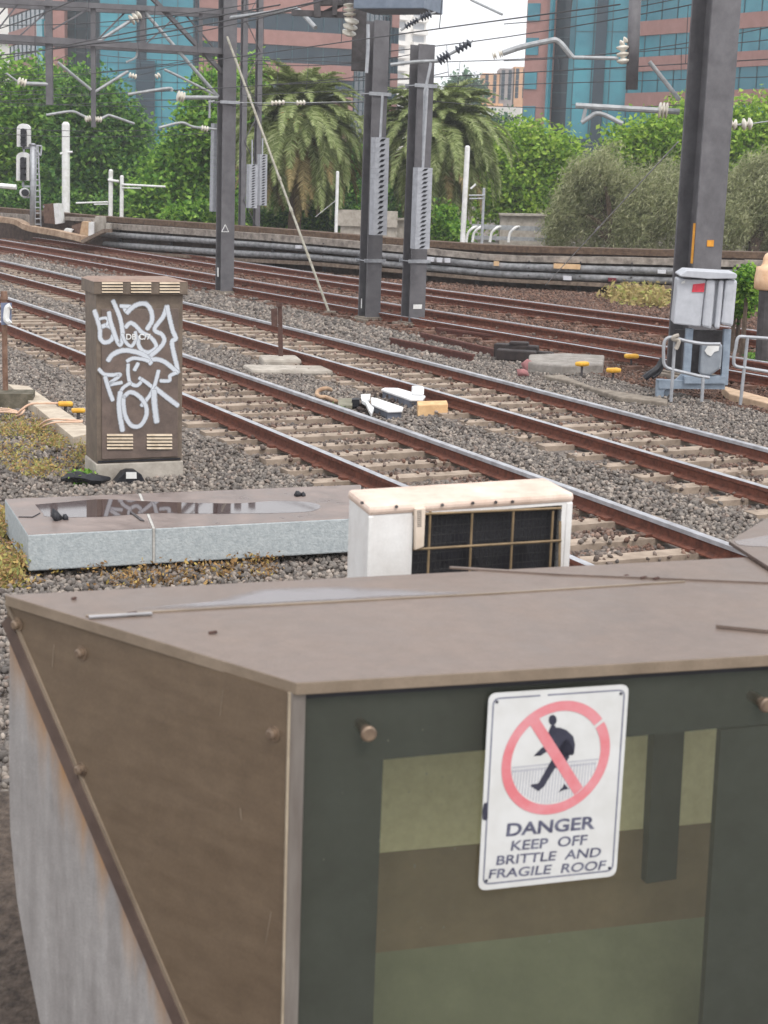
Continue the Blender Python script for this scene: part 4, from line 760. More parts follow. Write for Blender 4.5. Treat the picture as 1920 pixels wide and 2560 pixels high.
hoop('looped galvanised safety rail at the right, cut off by the photo edge', [(1700, 1175), (1400, 1155), (1275, 1160), (1240, 1300), (1215, 1440), (1240, 1530), (1400, 1560), (1700, 1610)], [((1395, 1155), (1300, 2030))])
b = MB(); b.tube(smooth_path([xq(500, 1130, -.55), xq(440, 1150, -.56), xq(430, 1180, -.55), xq(500, 1200, -.55), xq(480, 1280, -.55), xq(460, 1310, -.55)], 4), .03, 7); tag(b.build('grey_rag', CONC, origin=xq(460, 1310, -.55)), 'crumpled pale rag tied to the looped safety rail', 'rag')
b = MB(); b.prism([gnd(*mb_(x, y), -.08) for x, y in ((1060, 1800), (1120, 1795), (1700, 1950), (1700, 2020), (1160, 1890))], Z*-.12); tag(b.build('buff_kerb', mat('buff_kerb_stone', L(206, 178, 150), L(168, 142, 118), .9, 5), origin=gnd(*mb_(1120, 1850), GZ), bevel=.015), 'buff kerb running right from under the transformer box', 'kerb')
b = MB(); b.tube(smooth_path([xq(300, 1440, -.1), xq(230, 1560, -.15), xq(120, 1640, -.2), xq(60, 1690, -.2)], 4), [.05]*13, 7); b.tube(smooth_path([xq(290, 1520, -.1), xq(240, 1620, -.15), xq(160, 1680, -.2)], 4), .03, 7); tag(b.build('black_cable', BLACKP, origin=xq(60, 1690, -.2)), 'thick black cables spilling from the foot of the thick mast', 'cable')
YF = 24.0; xf = lambda x, y, dy=0: at(*mb_(x, y), YF+dy)
fb = thing('bollard_lamp', 'peach-coloured rounded cap on a dark post at the right edge', 'lamp post', xf(1640, 900))
cx0 = xf(1660, 500).x; b = MB(); cz = [(xf(1660, y).z, r) for y, r in ((545, .17), (520, .21), (400, .215), (300, .2), (250, .2), (235, .13), (200, .11), (130, .105), (80, .08), (55, .03))]
b.tube([Vector((cx0, YF, z)) for z, r in cz], [r for z, r in cz], 16); b.build('cap', mat('peach_lamp', L(240, 206, 172), L(214, 168, 130), .5, 5), fb, smooth=True)
b = MB(); b.tube([xf(1660, 545)-Z*.0, xf(1650, 930)-Z*.6], .135, 12); b.build('post', DARK_STEEL, fb)
# ================================================================== LOW STONE SLAB WITH PUDDLE
ZS = .15; sP = [gnd(*sl(x, y), ZS) for x, y in ((120, 305), (1560, 232), (1560, 88), (20, 150))]
GRAN = mat('grey_granite', L(184, 189, 190), L(148, 155, 158), .85, 28, bump=.5, bscale=60, lo=.3, hi=.75); SLABT = mat('slab_top_stone', L(140, 126, 120), L(106, 93, 88), .42, 4, bump=.1, bscale=30, rvar=.16)
st = thing('stone_slab', 'long low slab of blue-grey stone with a puddle on its brown top', 'slab', Vector((sum(p.x for p in sP)/4, sum(p.y for p in sP)/4, GZ)))
fd = (sP[1]-sP[0]).normalized(); TH = .285
for f0, f1 in ((0, .357), (.363, 1)):
    b = MB(); b.prism([sP[0].lerp(sP[1], f0), sP[0].lerp(sP[1], f1), sP[3].lerp(sP[2], f1), sP[3].lerp(sP[2], f0)], Z*-TH, 1, 0)
    b.m = [1, 1]+[0]*4; b.build('block', [GRAN, SLABT], st, bevel=.012)
b = MB(); nrm = Vector((fd.y, -fd.x, 0)); a0, a1 = sP[0].lerp(sP[1], .3565), sP[0].lerp(sP[1], .3635); a2, a3 = sP[3].lerp(sP[2], .3635), sP[3].lerp(sP[2], .3565); b.prism([p-Z*.002 for p in (a0+nrm*.002, a1+nrm*.002, a2, a3)], Z*-(TH-.01)); b.build('mortar_joint', mat('white_mortar', L(186, 184, 180), L(160, 156, 150), .9, 20), st)
WATER = bpy.data.materials.new('standing_water'); WATER.use_nodes = True; _b = WATER.node_tree.nodes['Principled BSDF']; _b.inputs['Base Color'].default_value = L(70, 56, 54); _b.inputs['Roughness'].default_value = .03; _b.inputs['Specular IOR Level'].default_value = .9
def puddle(name, outline, z, parent, conv, m=None, n=4):
    P = smooth_path([gnd(*conv(x, y), z) for x, y in outline+[outline[0]]], n)[:-1]; b = MB(); b.add(P, [list(range(len(P)))]); o = b.build(name, m or WATER, parent)
    if o.data.polygons[0].normal.z < 0: o.data.flip_normals()
    return o
puddle('puddle', [(152, 175), (260, 166), (440, 152), (620, 160), (790, 166), (1020, 170), (1180, 160), (1330, 164), (1385, 182), (1340, 205), (1180, 212), (1000, 214), (820, 214), (660, 212), (420, 228), (210, 228), (185, 212)], ZS+.0016, st, sl)
def pebble(nm, lab, p, r, cat='stone'):
    tag(stones(nm, np.array([[p.x, p.y], [p.x+r*.9, p.y+.01]]), np.array([r, r*.6]), np.array([p.z+r*.3, p.z+r*.2]), np.zeros(2), BLACKP), lab, cat)
pebble('dark_lump', 'dark lump sitting at the front edge of the slab puddle', gnd(*sl(245, 240), ZS), .075); pebble('dark_lump', 'small dark lump on the far right rim of the slab puddle', gnd(*sl(1288, 138), ZS), .05)
b = MB(); P = [gnd(*sl(x, y), ZS+.003) for x, y in ((80, 229), (140, 230), (172, 213))]; b.tube(P, .006, 5); tag(b.build('twig', BLACKP, origin=P[0]), 'thin dark twig on the left end of the slab', 'twig')
b = MB(); b.prism([gnd(*sl(x, y), ZS+.012) for x, y in ((560, 205), (568, 203), (624, 243), (606, 240))], Z*-.01); tag(b.build('twig', DARK_STEEL, origin=gnd(*sl(600, 236), ZS)), 'short dark twig lying on the slab near the mortar joint', 'twig')
# ================================================================== AIR CONDITIONER
ZA = 1.55; aFL, aFR = gnd(925, 1272, ZA), gnd(1431, 1238, ZA); au = (aFR-aFL); AW = au.length; au.normalize(); AN = Vector((au.y, -au.x, 0)); av = gnd(874, 1231, ZA)-aFL; AH, AD = .7, av.length; av.normalize()
ACW = mat('ac_white_paint', L(226, 224, 222), L(206, 202, 198), .45, 4, lo=.3, hi=.6, grit=.04); ACT = mat('ac_dusty_top', L(222, 202, 188), L(196, 172, 156), .6, 5, grit=.06); ACD = mat('ac_dark_fins', L(50, 50, 54), L(32, 32, 36), .45, 90, bump=.5, bscale=160); WIRE = mat('ac_grille_wire', L(150, 128, 98), L(116, 98, 74), .6, 9)
ac = thing('air_conditioner', 'white outdoor air conditioner with a dark grille behind the bronze roof', 'air conditioner', Vector((aFL.x, aFL.y, GZ))+au*AW/2+av*AD/2)
def abx(x0, x1, y0, y1, z0, z1): return (aFL+au*(x0+x1)/2+av*(y0+y1)/2+Z*((z0+z1)/2), au*(x1-x0)/2, av*(y1-y0)/2, Z*(z1-z0)/2)
ap = lambda x, y, off=0: onp(*ac_(x, y), aFL+AN*off, AN)
gx0 = (ap(345, 300)-aFL).dot(au); gx1 = (ap(893, 300)-aFL).dot(au); gz1 = (ap(600, 262)-aFL).z; gz0 = -AH+.06
b = MB(); b.box(*abx(0, gx0, 0, AD, -AH, -.028)); b.box(*abx(gx1, AW, 0, AD, -AH, -.028)); b.box(*abx(gx0, gx1, 0, AD, gz1, -.028)); b.box(*abx(gx0, gx1, 0, AD, -AH, gz0)); b.build('casing', ACW, ac)
b = MB(); b.box(*abx(-.008, AW+.008, -.008, AD+.008, -.03, .012)); b.build('top_cover', [ACT], ac, bevel=.016)
for x0, x1 in ((-.006, .018), (AW-.028, AW+.004)): b = MB(); b.box(*abx(x0, x1, -.006, .02, -AH, -.03)); b.build('corner_trim', ACW, ac, bevel=.006)
b = MB(); b.box(*abx(gx0, gx1, .045, .06, gz0, gz1)); b.build('fan_panel', ACD, ac)
b = MB(); cc = aFL+au*((gx0+gx1)/2)+Z*((gz0+gz1)/2)+av*.04
for k in range(3):
    a = k*2.094+.4; dv = au*math.cos(a)+Z*math.sin(a); pv = au*-math.sin(a)+Z*math.cos(a); b.add([cc+dv*.04-pv*.03, cc+dv*.23-pv*.09, cc+dv*.24+pv*.06, cc+dv*.04+pv*.03-av*.0], [[0, 1, 2, 3]])
b.build('fan_blade', BLACKP, ac)
b = MB()
for k in range(34): x = gx0+(gx1-gx0)*(k+.5)/34; b.tube([aFL+au*x+av*.012+Z*gz0, aFL+au*x+av*.012+Z*gz1], .0011, 4)
for k in range(16): z = gz0+(gz1-gz0)*(k+.5)/16; b.tube([aFL+au*gx0+av*.015+Z*z, aFL+au*gx1+av*.015+Z*z], .0011, 4)
b.build('fine_grille', mat('fine_grille_wire', L(62, 60, 60), L(46, 44, 44), .6), ac)
b = MB()
for xx in (405, 560, 712, 858): x = (ap(xx, 330)-aFL).dot(au); b.tube([aFL+au*x-av*.004+Z*gz0, aFL+au*x-av*.004+Z*(ap(xx, 262)-aFL).z], .0055, 6)
for y0, y1 in ((272, 252), (402, 372)): b.tube([ap(345, y0+3, .008), ap(893, y1, .008)], .0055, 6)
zz = (ap(600, 388)-aFL).z; b.tube([aFL+au*gx0-av*.006+Z*(zz-.235), aFL+au*gx1-av*.006+Z*(zz-.235)], .0055, 6); b.build('guard_bar', WIRE, ac)
b = MB(); q0 = [ap(x, y, .006) for x, y in ((345, 250), (384, 247), (378, 392), (345, 405))]; b.prism(q0, AN*.02); sc_ = b.build('service_cover', mat('ac_cream_cover', L(222, 206, 190), L(200, 182, 164), .5, 6), ac, bevel=.004)
b = MB()
for k in range(9): b.add([ap(360, 262+k*7, .0275), ap(376, 261+k*7, .0275), ap(376, 264+k*7, .0275), ap(360, 265+k*7, .0275)], [[3, 2, 1, 0]])
b.build('vent_slit', DARK_STEEL, sc_)
b = MB()
for x, y in ((155, 232), (282, 246), (452, 240), (565, 233), (650, 230), (712, 228)): p = ap(x, y, .012); b.tube([p, p+AN*.006], .007, 8)
b.build('screw', DARK_STEEL, ac)
b = MB(); b.prism([ap(x, y, .004) for x, y in ((884, 300), (893, 300), (890, 470), (882, 470))], AN*.003); b.build('rust_streak', WIRE, ac)
b = MB()
for x in (.1, AW-.1):
    for y in (.04, AD-.04): b.beam(aFL+au*x+av*y+Z*-AH, Vector((0, 0, 0))+aFL+au*x+av*y-Z*(ZA-GZ), .05, .05)
b.beam(aFL+au*.05+av*.04+Z*-(AH+.03), aFL+au*(AW-.05)+av*.04+Z*-(AH+.03), .05); b.beam(aFL+au*.05+av*(AD-.04)+Z*-(AH+.03), aFL+au*(AW-.05)+av*(AD-.04)+Z*-(AH+.03), .05)
b.build('stand', GALV, ac)
# ================================================================== BRONZE SHELTER IN THE FOREGROUND
ZR = 1.396
P1, P2, P3 = gnd(12, 1487, ZR), gnd(741, 1707, ZR), gnd(1920, 1637, ZR); eF = (P3-P2).normalized(); nF = Vector((eF.y, -eF.x, 0)); eL = (P2-P1).normalized(); nL = Vector((eL.y, -eL.x, 0))
PB = gnd(1920, 1390, ZR); eB = (PB-P1).normalized()
BRZ = mat('bronze_roof_sheet', L(121, 106, 97), L(103, 89, 81), .42, 2.2, bump=.05, bscale=30, rvar=.1, grit=.1, lo=.3, hi=.7); BRZF = mat('bronze_fascia', L(140, 125, 109), L(116, 102, 87), .4, 4, grit=.06)
sh = thing('bronze_shelter', 'bronze flat-roofed glass shelter filling the foreground', 'shelter', Vector((P2.x, P2.y, GZ))+eF*.6-nF*.4)
PR, PBR = P2+eF*2.3, P1+eB*3.2
TOP = [P1, P2, PR, PBR]
b = MB(); b.prism(TOP, Z*-.04, 0, 1); b.build('roof', [BRZ, BRZF], sh, bevel=.003)
gz = lambda x, y, z=0: gnd(x, y, ZR+z)
def strip(pts, w_, h, name, m, dz=0.0):
    b = MB(); P = [gz(x, y, dz) for x, y in pts]
    for p, q in zip(P[:-1], P[1:]): b.beam(p+Z*h/2, q+Z*h/2, w_, h)
    return b.build(name, m, sh)
strip([(214, 1541), (700, 1513), (1250, 1484), (1711, 1455)], .012, .005, 'roof_seam', BRZF); strip([(1124, 1421), (1390, 1437), (1990, 1461)], .02, .007, 'roof_seam', BRZ)
b = MB(); b.prism([gz(x, y, .012) for x, y in ((1790, 1562), (1850, 1535), (1990, 1500), (1990, 1582))], Z*-.010); b.build('lifted_sheet', BRZ, sh)
WETM = bpy.data.materials.new('wet_film'); WETM.use_nodes = True; _b = WETM.node_tree.nodes['Principled BSDF']; _b.inputs['Base Color'].default_value = L(112, 100, 96); _b.inputs['Roughness'].default_value = .25; _b.inputs['Specular IOR Level'].default_value = .9
WS = bpy.data.materials.new('soft_wet_film'); WS.use_nodes = True; _n, _l = WS.node_tree.nodes, WS.node_tree.links; _b = _n['Principled BSDF']; _b.inputs['Base Color'].default_value = L(128, 122, 124); _b.inputs['Roughness'].default_value = .16; _b.inputs['Specular IOR Level'].default_value = .8
_a = _n.new('ShaderNodeAttribute'); _a.attribute_name = 'edge'; _t = _n.new('ShaderNodeTexCoord'); _z = _n.new('ShaderNodeTexNoise'); _z.inputs['Scale'].default_value = 7; _z.inputs['Detail'].default_value = 6; _l.new(_t.outputs['Object'], _z.inputs['Vector'])
_m = _n.new('ShaderNodeMath'); _m.operation = 'MULTIPLY_ADD'; _m.inputs[1].default_value = .8; _l.new(_z.outputs['Fac'], _m.inputs[0]); _l.new(_a.outputs['Fac'], _m.inputs[2]); _r = _n.new('ShaderNodeMapRange'); _r.inputs['From Min'].default_value = .45; _r.inputs['From Max'].default_value = 1.15; _r.inputs['To Max'].default_value = .75; _l.new(_m.outputs[0], _r.inputs[0]); _l.new(_r.outputs[0], _b.inputs['Alpha'])
def softpatch(outline, z, parent):
    P = smooth_path([gnd(x, y, z) for x, y in outline+[outline[0]]], 5)[:-1]; c = sum(P, Vector())/len(P); b = MB(); n = len(P); b.v = P+[c.lerp(p, .62) for p in P]+[c]
    for i in range(n): j = (i+1) % n; b.f += [[i, j, n+j, n+i], [n+i, n+j, 2*n]]; b.m += [0, 0]
    o = b.build('wet_patch', WS, parent); a = o.data.attributes.new('edge', 'FLOAT', 'POINT'); a.data.foreach_set('value', [0.]*n+[.75]*n+[1.]); return o
softpatch([(330, 1521), (430, 1511), (520, 1503), (600, 1478), (720, 1466), (850, 1464), (1000, 1470), (1120, 1478), (1180, 1482), (1000, 1493), (700, 1508), (430, 1523)], ZR+.0012, sh)
strip([(222, 1543), (380, 1534)], .022, .004, 'roof_seam', mat('wet_seam_highlight', L(158, 154, 156), L(130, 126, 126), .2, 8), .005)  # pale colour imitates the bluish highlight along the wet seam
for (x, y, a) in ((180, 1497, 10), (318, 1534, 24), (522, 1582, 20), (1602, 1445, 14), (1635, 1447, 12), (1560, 1441, 10)):
    b = MB(); p = gz(x, y, .004); b.beam(p, gz(x+a, y-3, .006), .012, .006); tag(b.build('dead_leaf', bpy.data.materials['dark_rusty_steel'], origin=p), 'curled dead leaf or twig lying on the bronze roof', 'leaf', 'dead leaves on the bronze roof')
# glazed front
FP = P2-nF*.012; fq = lambda x, y, off=0.0: onp(x, y, FP+nF*off, nF)
pa, pb = fq(726, 1745), fq(765, 1742); ztop = ZR-.034
ALU = mat('worn_bronze_aluminium', L(136, 130, 124), L(112, 104, 98), .4, 14, metal=.25, stretch=(1, 1, .15)); ALUE = mat('post_edge_highlight', L(176, 162, 142), L(148, 134, 116), .4, 12)
b = MB(); b.prism([Vector((p.x, p.y, ztop)) for p in (pa, pb, pb-nF*.03, pa-nF*.03)], Z*-2.2); b.build('corner_post', ALU, sh, bevel=.003)
b = MB(); e0 = pa-nF*.001; b.box(Vector((e0.x, e0.y, ztop-1.1))-eF*.0035, eF*.0033, nF*.007, Z*1.1); b.build('post_highlight', ALUE, sh)  # paler strip paints the highlight on the post's left face
def glass_mat():
    m = bpy.data.materials.new('tinted_glass'); m.use_nodes = True; n, l = m.node_tree.nodes, m.node_tree.links; n.remove(n['Principled BSDF'])
    t = n.new('ShaderNodeBsdfTransparent'); t.inputs[0].default_value = (.92, .93, .88, 1); gs = n.new('ShaderNodeBsdfGlossy'); gs.inputs['Roughness'].default_value = .03
    gs.inputs['Color'].default_value = (.8, .9, .95, 1)
    df = n.new('ShaderNodeBsdfDiffuse'); df.inputs[0].default_value = L(150, 150, 135); fr = n.new('ShaderNodeFresnel'); fr.inputs[0].default_value = 1.45
    tc = n.new('ShaderNodeTexCoord'); nz = n.new('ShaderNodeTexNoise'); nz.inputs['Scale'].default_value = 70; nz.inputs['Detail'].default_value = 9; l.new(tc.outputs['Object'], nz.inputs['Vector'])
    mr = n.new('ShaderNodeMapRange'); mr.inputs['From Min'].default_value = .4; mr.inputs['From Max'].default_value = .8; mr.inputs['To Min'].default_value = .10; mr.inputs['To Max'].default_value = .14; l.new(nz.outputs['Fac'], mr.inputs[0])
    a = n.new('ShaderNodeMixShader'); rf = n.new('ShaderNodeBsdfRefraction'); rf.inputs['IOR'].default_value = 1.0; rf.inputs['Roughness'].default_value = .16; rf.inputs['Color'].default_value = (.92, .93, .88, 1); tm = n.new('ShaderNodeMixShader'); tm.inputs[0].default_value = .6; l.new(t.outputs[0], tm.inputs[1]); l.new(rf.outputs[0], tm.inputs[2])
    l.new(mr.outputs[0], a.inputs[0]); l.new(tm.outputs[0], a.inputs[1]); l.new(df.outputs[0], a.inputs[2])
    c = n.new('ShaderNodeMixShader'); l.new(fr.outputs[0], c.inputs[0]); l.new(a.outputs[0], c.inputs[1]); l.new(gs.outputs[0], c.inputs[2]); l.new(c.outputs[0], n['Material Output'].inputs[0]); return m
GLASS = glass_mat()
b = MB(); g0, g1 = pb-nF*.014, pb-nF*.014+eF*2.2; b.add([Vector((g0.x, g0.y, ztop)), Vector((g1.x, g1.y, ztop)), Vector((g1.x, g1.y, ztop-2.2)), Vector((g0.x, g0.y, ztop-2.2))], [[3, 2, 1, 0]]); b.build('glass_pane', GLASS, sh)
b = MB(); b.box(Vector((g0.x, g0.y, ztop-.012))+eF*1.1+nF*.004, eF*1.1, nF*.006, Z*.011); b.build('glazing_seal', BLACKP, sh)
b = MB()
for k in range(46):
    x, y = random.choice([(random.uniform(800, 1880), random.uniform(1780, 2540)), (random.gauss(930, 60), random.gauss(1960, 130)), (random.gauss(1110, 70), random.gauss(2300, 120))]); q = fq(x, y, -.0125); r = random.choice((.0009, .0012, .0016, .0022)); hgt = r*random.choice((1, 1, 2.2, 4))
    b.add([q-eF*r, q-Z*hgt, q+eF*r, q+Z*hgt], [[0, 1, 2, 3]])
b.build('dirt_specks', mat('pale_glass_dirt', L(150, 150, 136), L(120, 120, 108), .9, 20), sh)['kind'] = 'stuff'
for x, y in ((917, 1829), (1908, 1758)):
    p = fq(x, y, .0); b = MB(); b.tube([p+nF*-.08, p+nF*.012], .017, 16); b.tube([p+nF*.012, p+nF*.024, p+nF*.028], [.025, .025, .019], 18); b.build('glass_bolt', mat('bolt_bronze', L(150, 130, 110), L(104, 88, 76), .4, 20, metal=.4) if 'bolt_bronze' not in bpy.data.materials else bpy.data.materials['bolt_bronze'], sh, smooth=False)
# inside: dark frame with openings, tiled wall, dado, floor
def inner(off, polys, name, m, th=.03):
    b = MB()
    for q in polys: b.prism([onp(*gl(x, y), FP-nF*off, nF) for x, y in q], -nF*th)
    return b.build(name, m, sh)
FRM = mat('dark_green_frame', L(66, 74, 71), L(50, 58, 55), .6, 5); BEIGE = mat('beige_tile', L(240, 234, 190), L(222, 214, 168), .7, 26, lo=.3, hi=.7); DADO = mat('brown_dado', L(146, 127, 98), L(130, 112, 86), .7, 5); OLIVE = mat('olive_floor', L(142, 146, 114), L(124, 128, 98), .6, 4); GREYW = mat('grey_inner_wall', L(136, 134, 122), L(124, 122, 110), .7, 5)
inner(.14, [[(95, 90), (1900, -60), (1900, 178), (95, 346)], [(95, 346), (372, 320), (318, 1700), (40, 1700)] , [(1502, 221), (1900, 180), (1870, 1700), (1408, 1700)]], 'inner_frame', FRM)
inner(.55, [[(1280, 200), (1382, 190), (1352, 720), (1252, 735)]], 'inner_pilaster', FRM, .05)
bw = lambda x, y: onp(*gl(x, y), FP-nF*.6, nF)
zd, zf = bw(360, 632).z, bw(350, 950).z; wr = bw(2600, 400); wl = bw(350, 700); wl = wl+eF*(.06-(wl-Vector((pa.x, pa.y, wl.z))).dot(eF))
for nm, za_, zb2, m, o in (('inner_tiled_wall', ztop, zd, BEIGE, 0), ('dado', zd, zf-.02, DADO, .004)):
    b = MB(); c = (wl+wr)/2+nF*o; b.box(Vector((c.x, c.y, (za_+zb2)/2))-nF*.02, eF*(wr-wl).dot(eF)/2, nF*.02, Z*(za_-zb2)/2); b.build(nm, m, sh)
b = MB(); wr_l = (wr-wl).dot(eF); b.prism([Vector((p.x, p.y, z)) for p, z in ((wl, zf-.01), (wl+eF*wr_l, zf-.01), (wl+eF*wr_l+nF*.36, zf-.62), (wl+nF*.36, zf-.62))], Z*-.03); b.build('inner_ramp', OLIVE, sh)
# bronze side panel over a sloping concrete wall
cA2 = Vector((pa.x, pa.y, 0))-eL*.012; SP = P1-nL*.02+eL*.03
SPL = cA2; nS = nL
tdir = (Vector((cA2.x, cA2.y, 0))-Vector((SP.x, SP.y, 0))).normalized(); nS = Vector((tdir.y, -tdir.x, 0))
so2 = lambda x, y, off=0.0: onp(x, y, SPL+nS*off, nS)
q1, q2 = so2(24, 1562), so2(451, 2560); uS = lambda p: (Vector((p.x, p.y, 0))-SPL).dot(tdir)
zc = q1.z+(q2.z-q1.z)*(0-uS(q1))/(uS(q2)-uS(q1)); u1 = uS(so2(17, 1500)); line_z = lambda u: q1.z+(q2.z-q1.z)*(u-uS(q1))/(uS(q2)-uS(q1))
pt_ = lambda u, z, off=0.0: Vector((SPL.x, SPL.y, 0))+tdir*u+nS*off+Z*z
PANEL = mat('bronze_side_panel', L(110, 94, 77), L(95, 80, 65), .36, 5, spec=.5, stretch=(.7, .7, 4), lo=.25, hi=.75, rvar=.05, grit=.09, gscale=110)
b = MB(); b.prism([pt_(u1, ztop), pt_(0, ztop), pt_(0, zc), pt_(u1, line_z(u1))], -nS*.012); b.build('side_panel', PANEL, sh)
def wallmat():
    m = mat('streaked_concrete', L(158, 154, 152), L(124, 119, 117), .9, 5, bump=.4, bscale=22, stretch=(2, 2, .3), lo=.25, hi=.72, grit=.09); n, l = m.node_tree.nodes, m.node_tree.links; bs = n['Principled BSDF']
    src = bs.inputs['Base Color'].links[0].from_socket; a = n.new('ShaderNodeAttribute'); a.attribute_name = 'rust'; tc = n.new('ShaderNodeTexCoord'); mp = n.new('ShaderNodeMapping'); mp.inputs['Scale'].default_value = (9, 9, .9); nz = n.new('ShaderNodeTexNoise'); nz.inputs['Scale'].default_value = 1.4; nz.inputs['Detail'].default_value = 5
    l.new(tc.outputs['Object'], mp.inputs[0]); l.new(mp.outputs[0], nz.inputs[0]); mu = n.new('ShaderNodeMath'); mu.operation = 'MULTIPLY_ADD'; mu.inputs[1].default_value = 3.4; mu.inputs[2].default_value = -1.95; l.new(nz.outputs['Fac'], mu.inputs[0])
    ad = n.new('ShaderNodeMath'); ad.operation = 'ADD'; ad.use_clamp = False; l.new(mu.outputs[0], ad.inputs[0]); l.new(a.outputs['Fac'], ad.inputs[1]); m2 = n.new('ShaderNodeMath'); m2.operation = 'MULTIPLY'; m2.use_clamp = True; l.new(ad.outputs[0], m2.inputs[0]); l.new(a.outputs['Fac'], m2.inputs[1])
    mx = n.new('ShaderNodeMix'); mx.data_type = 'RGBA'; l.new(m2.outputs[0], mx.inputs['Factor']); l.new(src, mx.inputs['A']); mx.inputs['B'].default_value = L(172, 130, 84); l.new(mx.outputs['Result'], bs.inputs['Base Color']); return m
EDGE = [so2(x, y) for x, y in ((22, 1570), (20, 1800), (22, 2060), (40, 2250), (66, 2400), (98, 2560), (160, 2800))]
def u_left(z): return float(np.interp(-z, [-p.z for p in EDGE], [uS(p) for p in EDGE]))
b = MB(); NU, NV = 40, 22; at_v = []
for i in range(NU+1):
    u = u1+(0.02-u1)*i/NU; zt = line_z(u)-.0+(.006*math.sin(i*2.3)+.004*math.sin(i*5.1))
    for j in range(NV+1):
        f = (j/NV)**1.8; zz = zt+(GZ-.9-zt)*f; b.v.append(pt_(u+(u_left(zz)-u1)*(1-i/NU), zz, -.004)); at_v.append(1.0*max(0, 1-(zt-zz)/.42)**1.2)
for i in range(NU):
    for j in range(NV): k = i*(NV+1)+j; b.f.append([k, k+1, k+NV+2, k+NV+1]); b.m.append(0)
nb = len(b.v); b.v += [b.v[j]-nS*.2 for j in range(NV+1)]; at_v += [0]*(NV+1); b.f += [[j, nb+j, nb+j+1, j+1] for j in range(NV)]; b.m += [0]*NV
wo_ = b.build('base_wall', wallmat(), sh); a = wo_.data.attributes.new('rust', 'FLOAT', 'POINT'); a.data.foreach_set('value', at_v)
b = MB(); b.beam(pt_(u1, line_z(u1)+.06, .003), pt_(0, zc+.06, .003), .006, .016, side=nS.cross(tdir)); b.build('edge_strip', BRZF, sh)
for x0, y0, x1, y1 in ((558, 1725, 550, 1790), (135, 1612, 131, 1668), (678, 2280, 664, 2360), (600, 2020, 604, 2050)): b = MB(); b.beam(so2(x0, y0, .0015), so2(x1, y1, .0015), .003, .002); b.build('scratch', BRZF, sh)
b = MB(); b.beam(pt_(u1, line_z(u1), .004), pt_(0, zc, .004), .012, .055, side=nS.cross(tdir)); b.build('flashing', mat('dark_bronze_flashing', L(98, 82, 74), L(78, 64, 58), .5, 8), sh)
for x, y in ((206, 1632), (204, 1923), (686, 1833), (46, 1560)): p = so2(x, y); b = MB(); b.tube([p+nS*.001, p+nS*.005, p+nS*.0052, p+nS*.02, p+nS*.025], [.026, .026, .017, .017, .011], 12); b.build('panel_bolt', bpy.data.materials['bolt_bronze'], sh)
rb0, rb1 = P1+eB*.06-Vector((eB.y, -eB.x, 0))*-.03, PBR; nB = Vector((eB.y, -eB.x, 0)); b = MB(); pc = P1+eB*1.78; b.box(Vector((pc.x, pc.y, (ztop+GZ-.4)/2))+nB*.05, eB*1.38, nB*.015, Z*(ztop-GZ+.4)/2); b.build('rear_panel', PANEL, sh)
# neighbouring roof at the right edge
ar = thing('adjoining_roof', 'corner of a second bronze roof poking in at the right edge', 'roof', gnd(1990, 1350, ZR)); zq = ZR+.02; Q = [gnd(1822, 1352, zq), gnd(1960, 1440, zq), gnd(2300, 1400, zq), gnd(2300, 1120, zq), gnd(1960, 1268, zq)]
b = MB(); b.prism(Q, Z*-.018, 0, 1); b.build('roof_sheet', [BRZ, bpy.data.materials['dark_bronze_flashing']], ar, bevel=.004)
puddle('wet_patch', [(1835, 1353), (1880, 1345), (1990, 1330), (1990, 1366), (1900, 1366), (1850, 1362)], zq+.0013, ar, crop(0, 0, 1), WETM)
# mulch bed at the left foot of the wall
MUL = island_mat('mulch_chip', [(0, L(60, 48, 40)), (.5, L(104, 84, 70)), (1, L(150, 124, 100))], .95)
mv = []; 
for i in range(26):
    for j in range(40): mv.append((-4.4+i*.14, 2.2+j*.15, GZ+(.08 if 2.2+j*.15 < 7.45 else -.08)+dip(0, 2.2+j*.15)+.1*math.exp(-((-4.4+i*.14+1.5)**2/.9+(2.2+j*.15-5.0)**2/1.2))+.012*math.sin(i*2.1)*math.sin(j*1.7)))
b = MB(); b.add(mv, [[i*40+j, (i+1)*40+j, (i+1)*40+j+1, i*40+j+1] for i in range(25) for j in range(39)]); setting(b.build('soil_bank', mat('brown_mulch_soil', L(98, 86, 77), L(58, 50, 45), .95, 22, bump=.8, bscale=40, bdist=.03), smooth=True))
# ------------------------------------------------------------------ danger sign
SD = thing('danger_sign', 'white DANGER keep off sign with a faded red no-entry ring on the shelter glass', 'sign', onp(*sn(830, 1890), FP, nF))
S_ = lambda x, y, off=.004: onp(*sn(x, y), FP+nF*off, nF)
SW = mat('sign_white', L(206, 206, 205), L(194, 193, 190), .4, 6, lo=.3, hi=.6); SR = mat('faded_sign_red', L(206, 116, 122), L(210, 144, 150), .5, 9, lo=.35, hi=.65); SK = mat('sign_black', L(44, 44, 58), L(60, 60, 74), .5, 14); SG = mat('sign_grey', L(150, 150, 160), L(176, 176, 186), .5, 9); SB = mat('sign_border', L(88, 90, 108), L(120, 122, 138), .5, 20); STX = mat('worn_sign_lettering', L(72, 72, 92), L(120, 122, 138), .5, 30, lo=.3, hi=.62)
def rrect(c4s, r, n=5):
    out = []; c = [Vector((*p, 0)) for p in c4s]
    for i in range(4):
        p, a, b2 = c[i], c[i-1], c[(i+1) % 4]; d1, d2 = (a-p).normalized()*r, (b2-p).normalized()*r
        for k in range(n+1): t = k/n; out.append(p+d1*(1-t)**2+d2*t**2)
    return [(q.x, q.y) for q in out]
ORD = [(255, 190), (1492, 108), (1378, 1800), (160, 1932)]
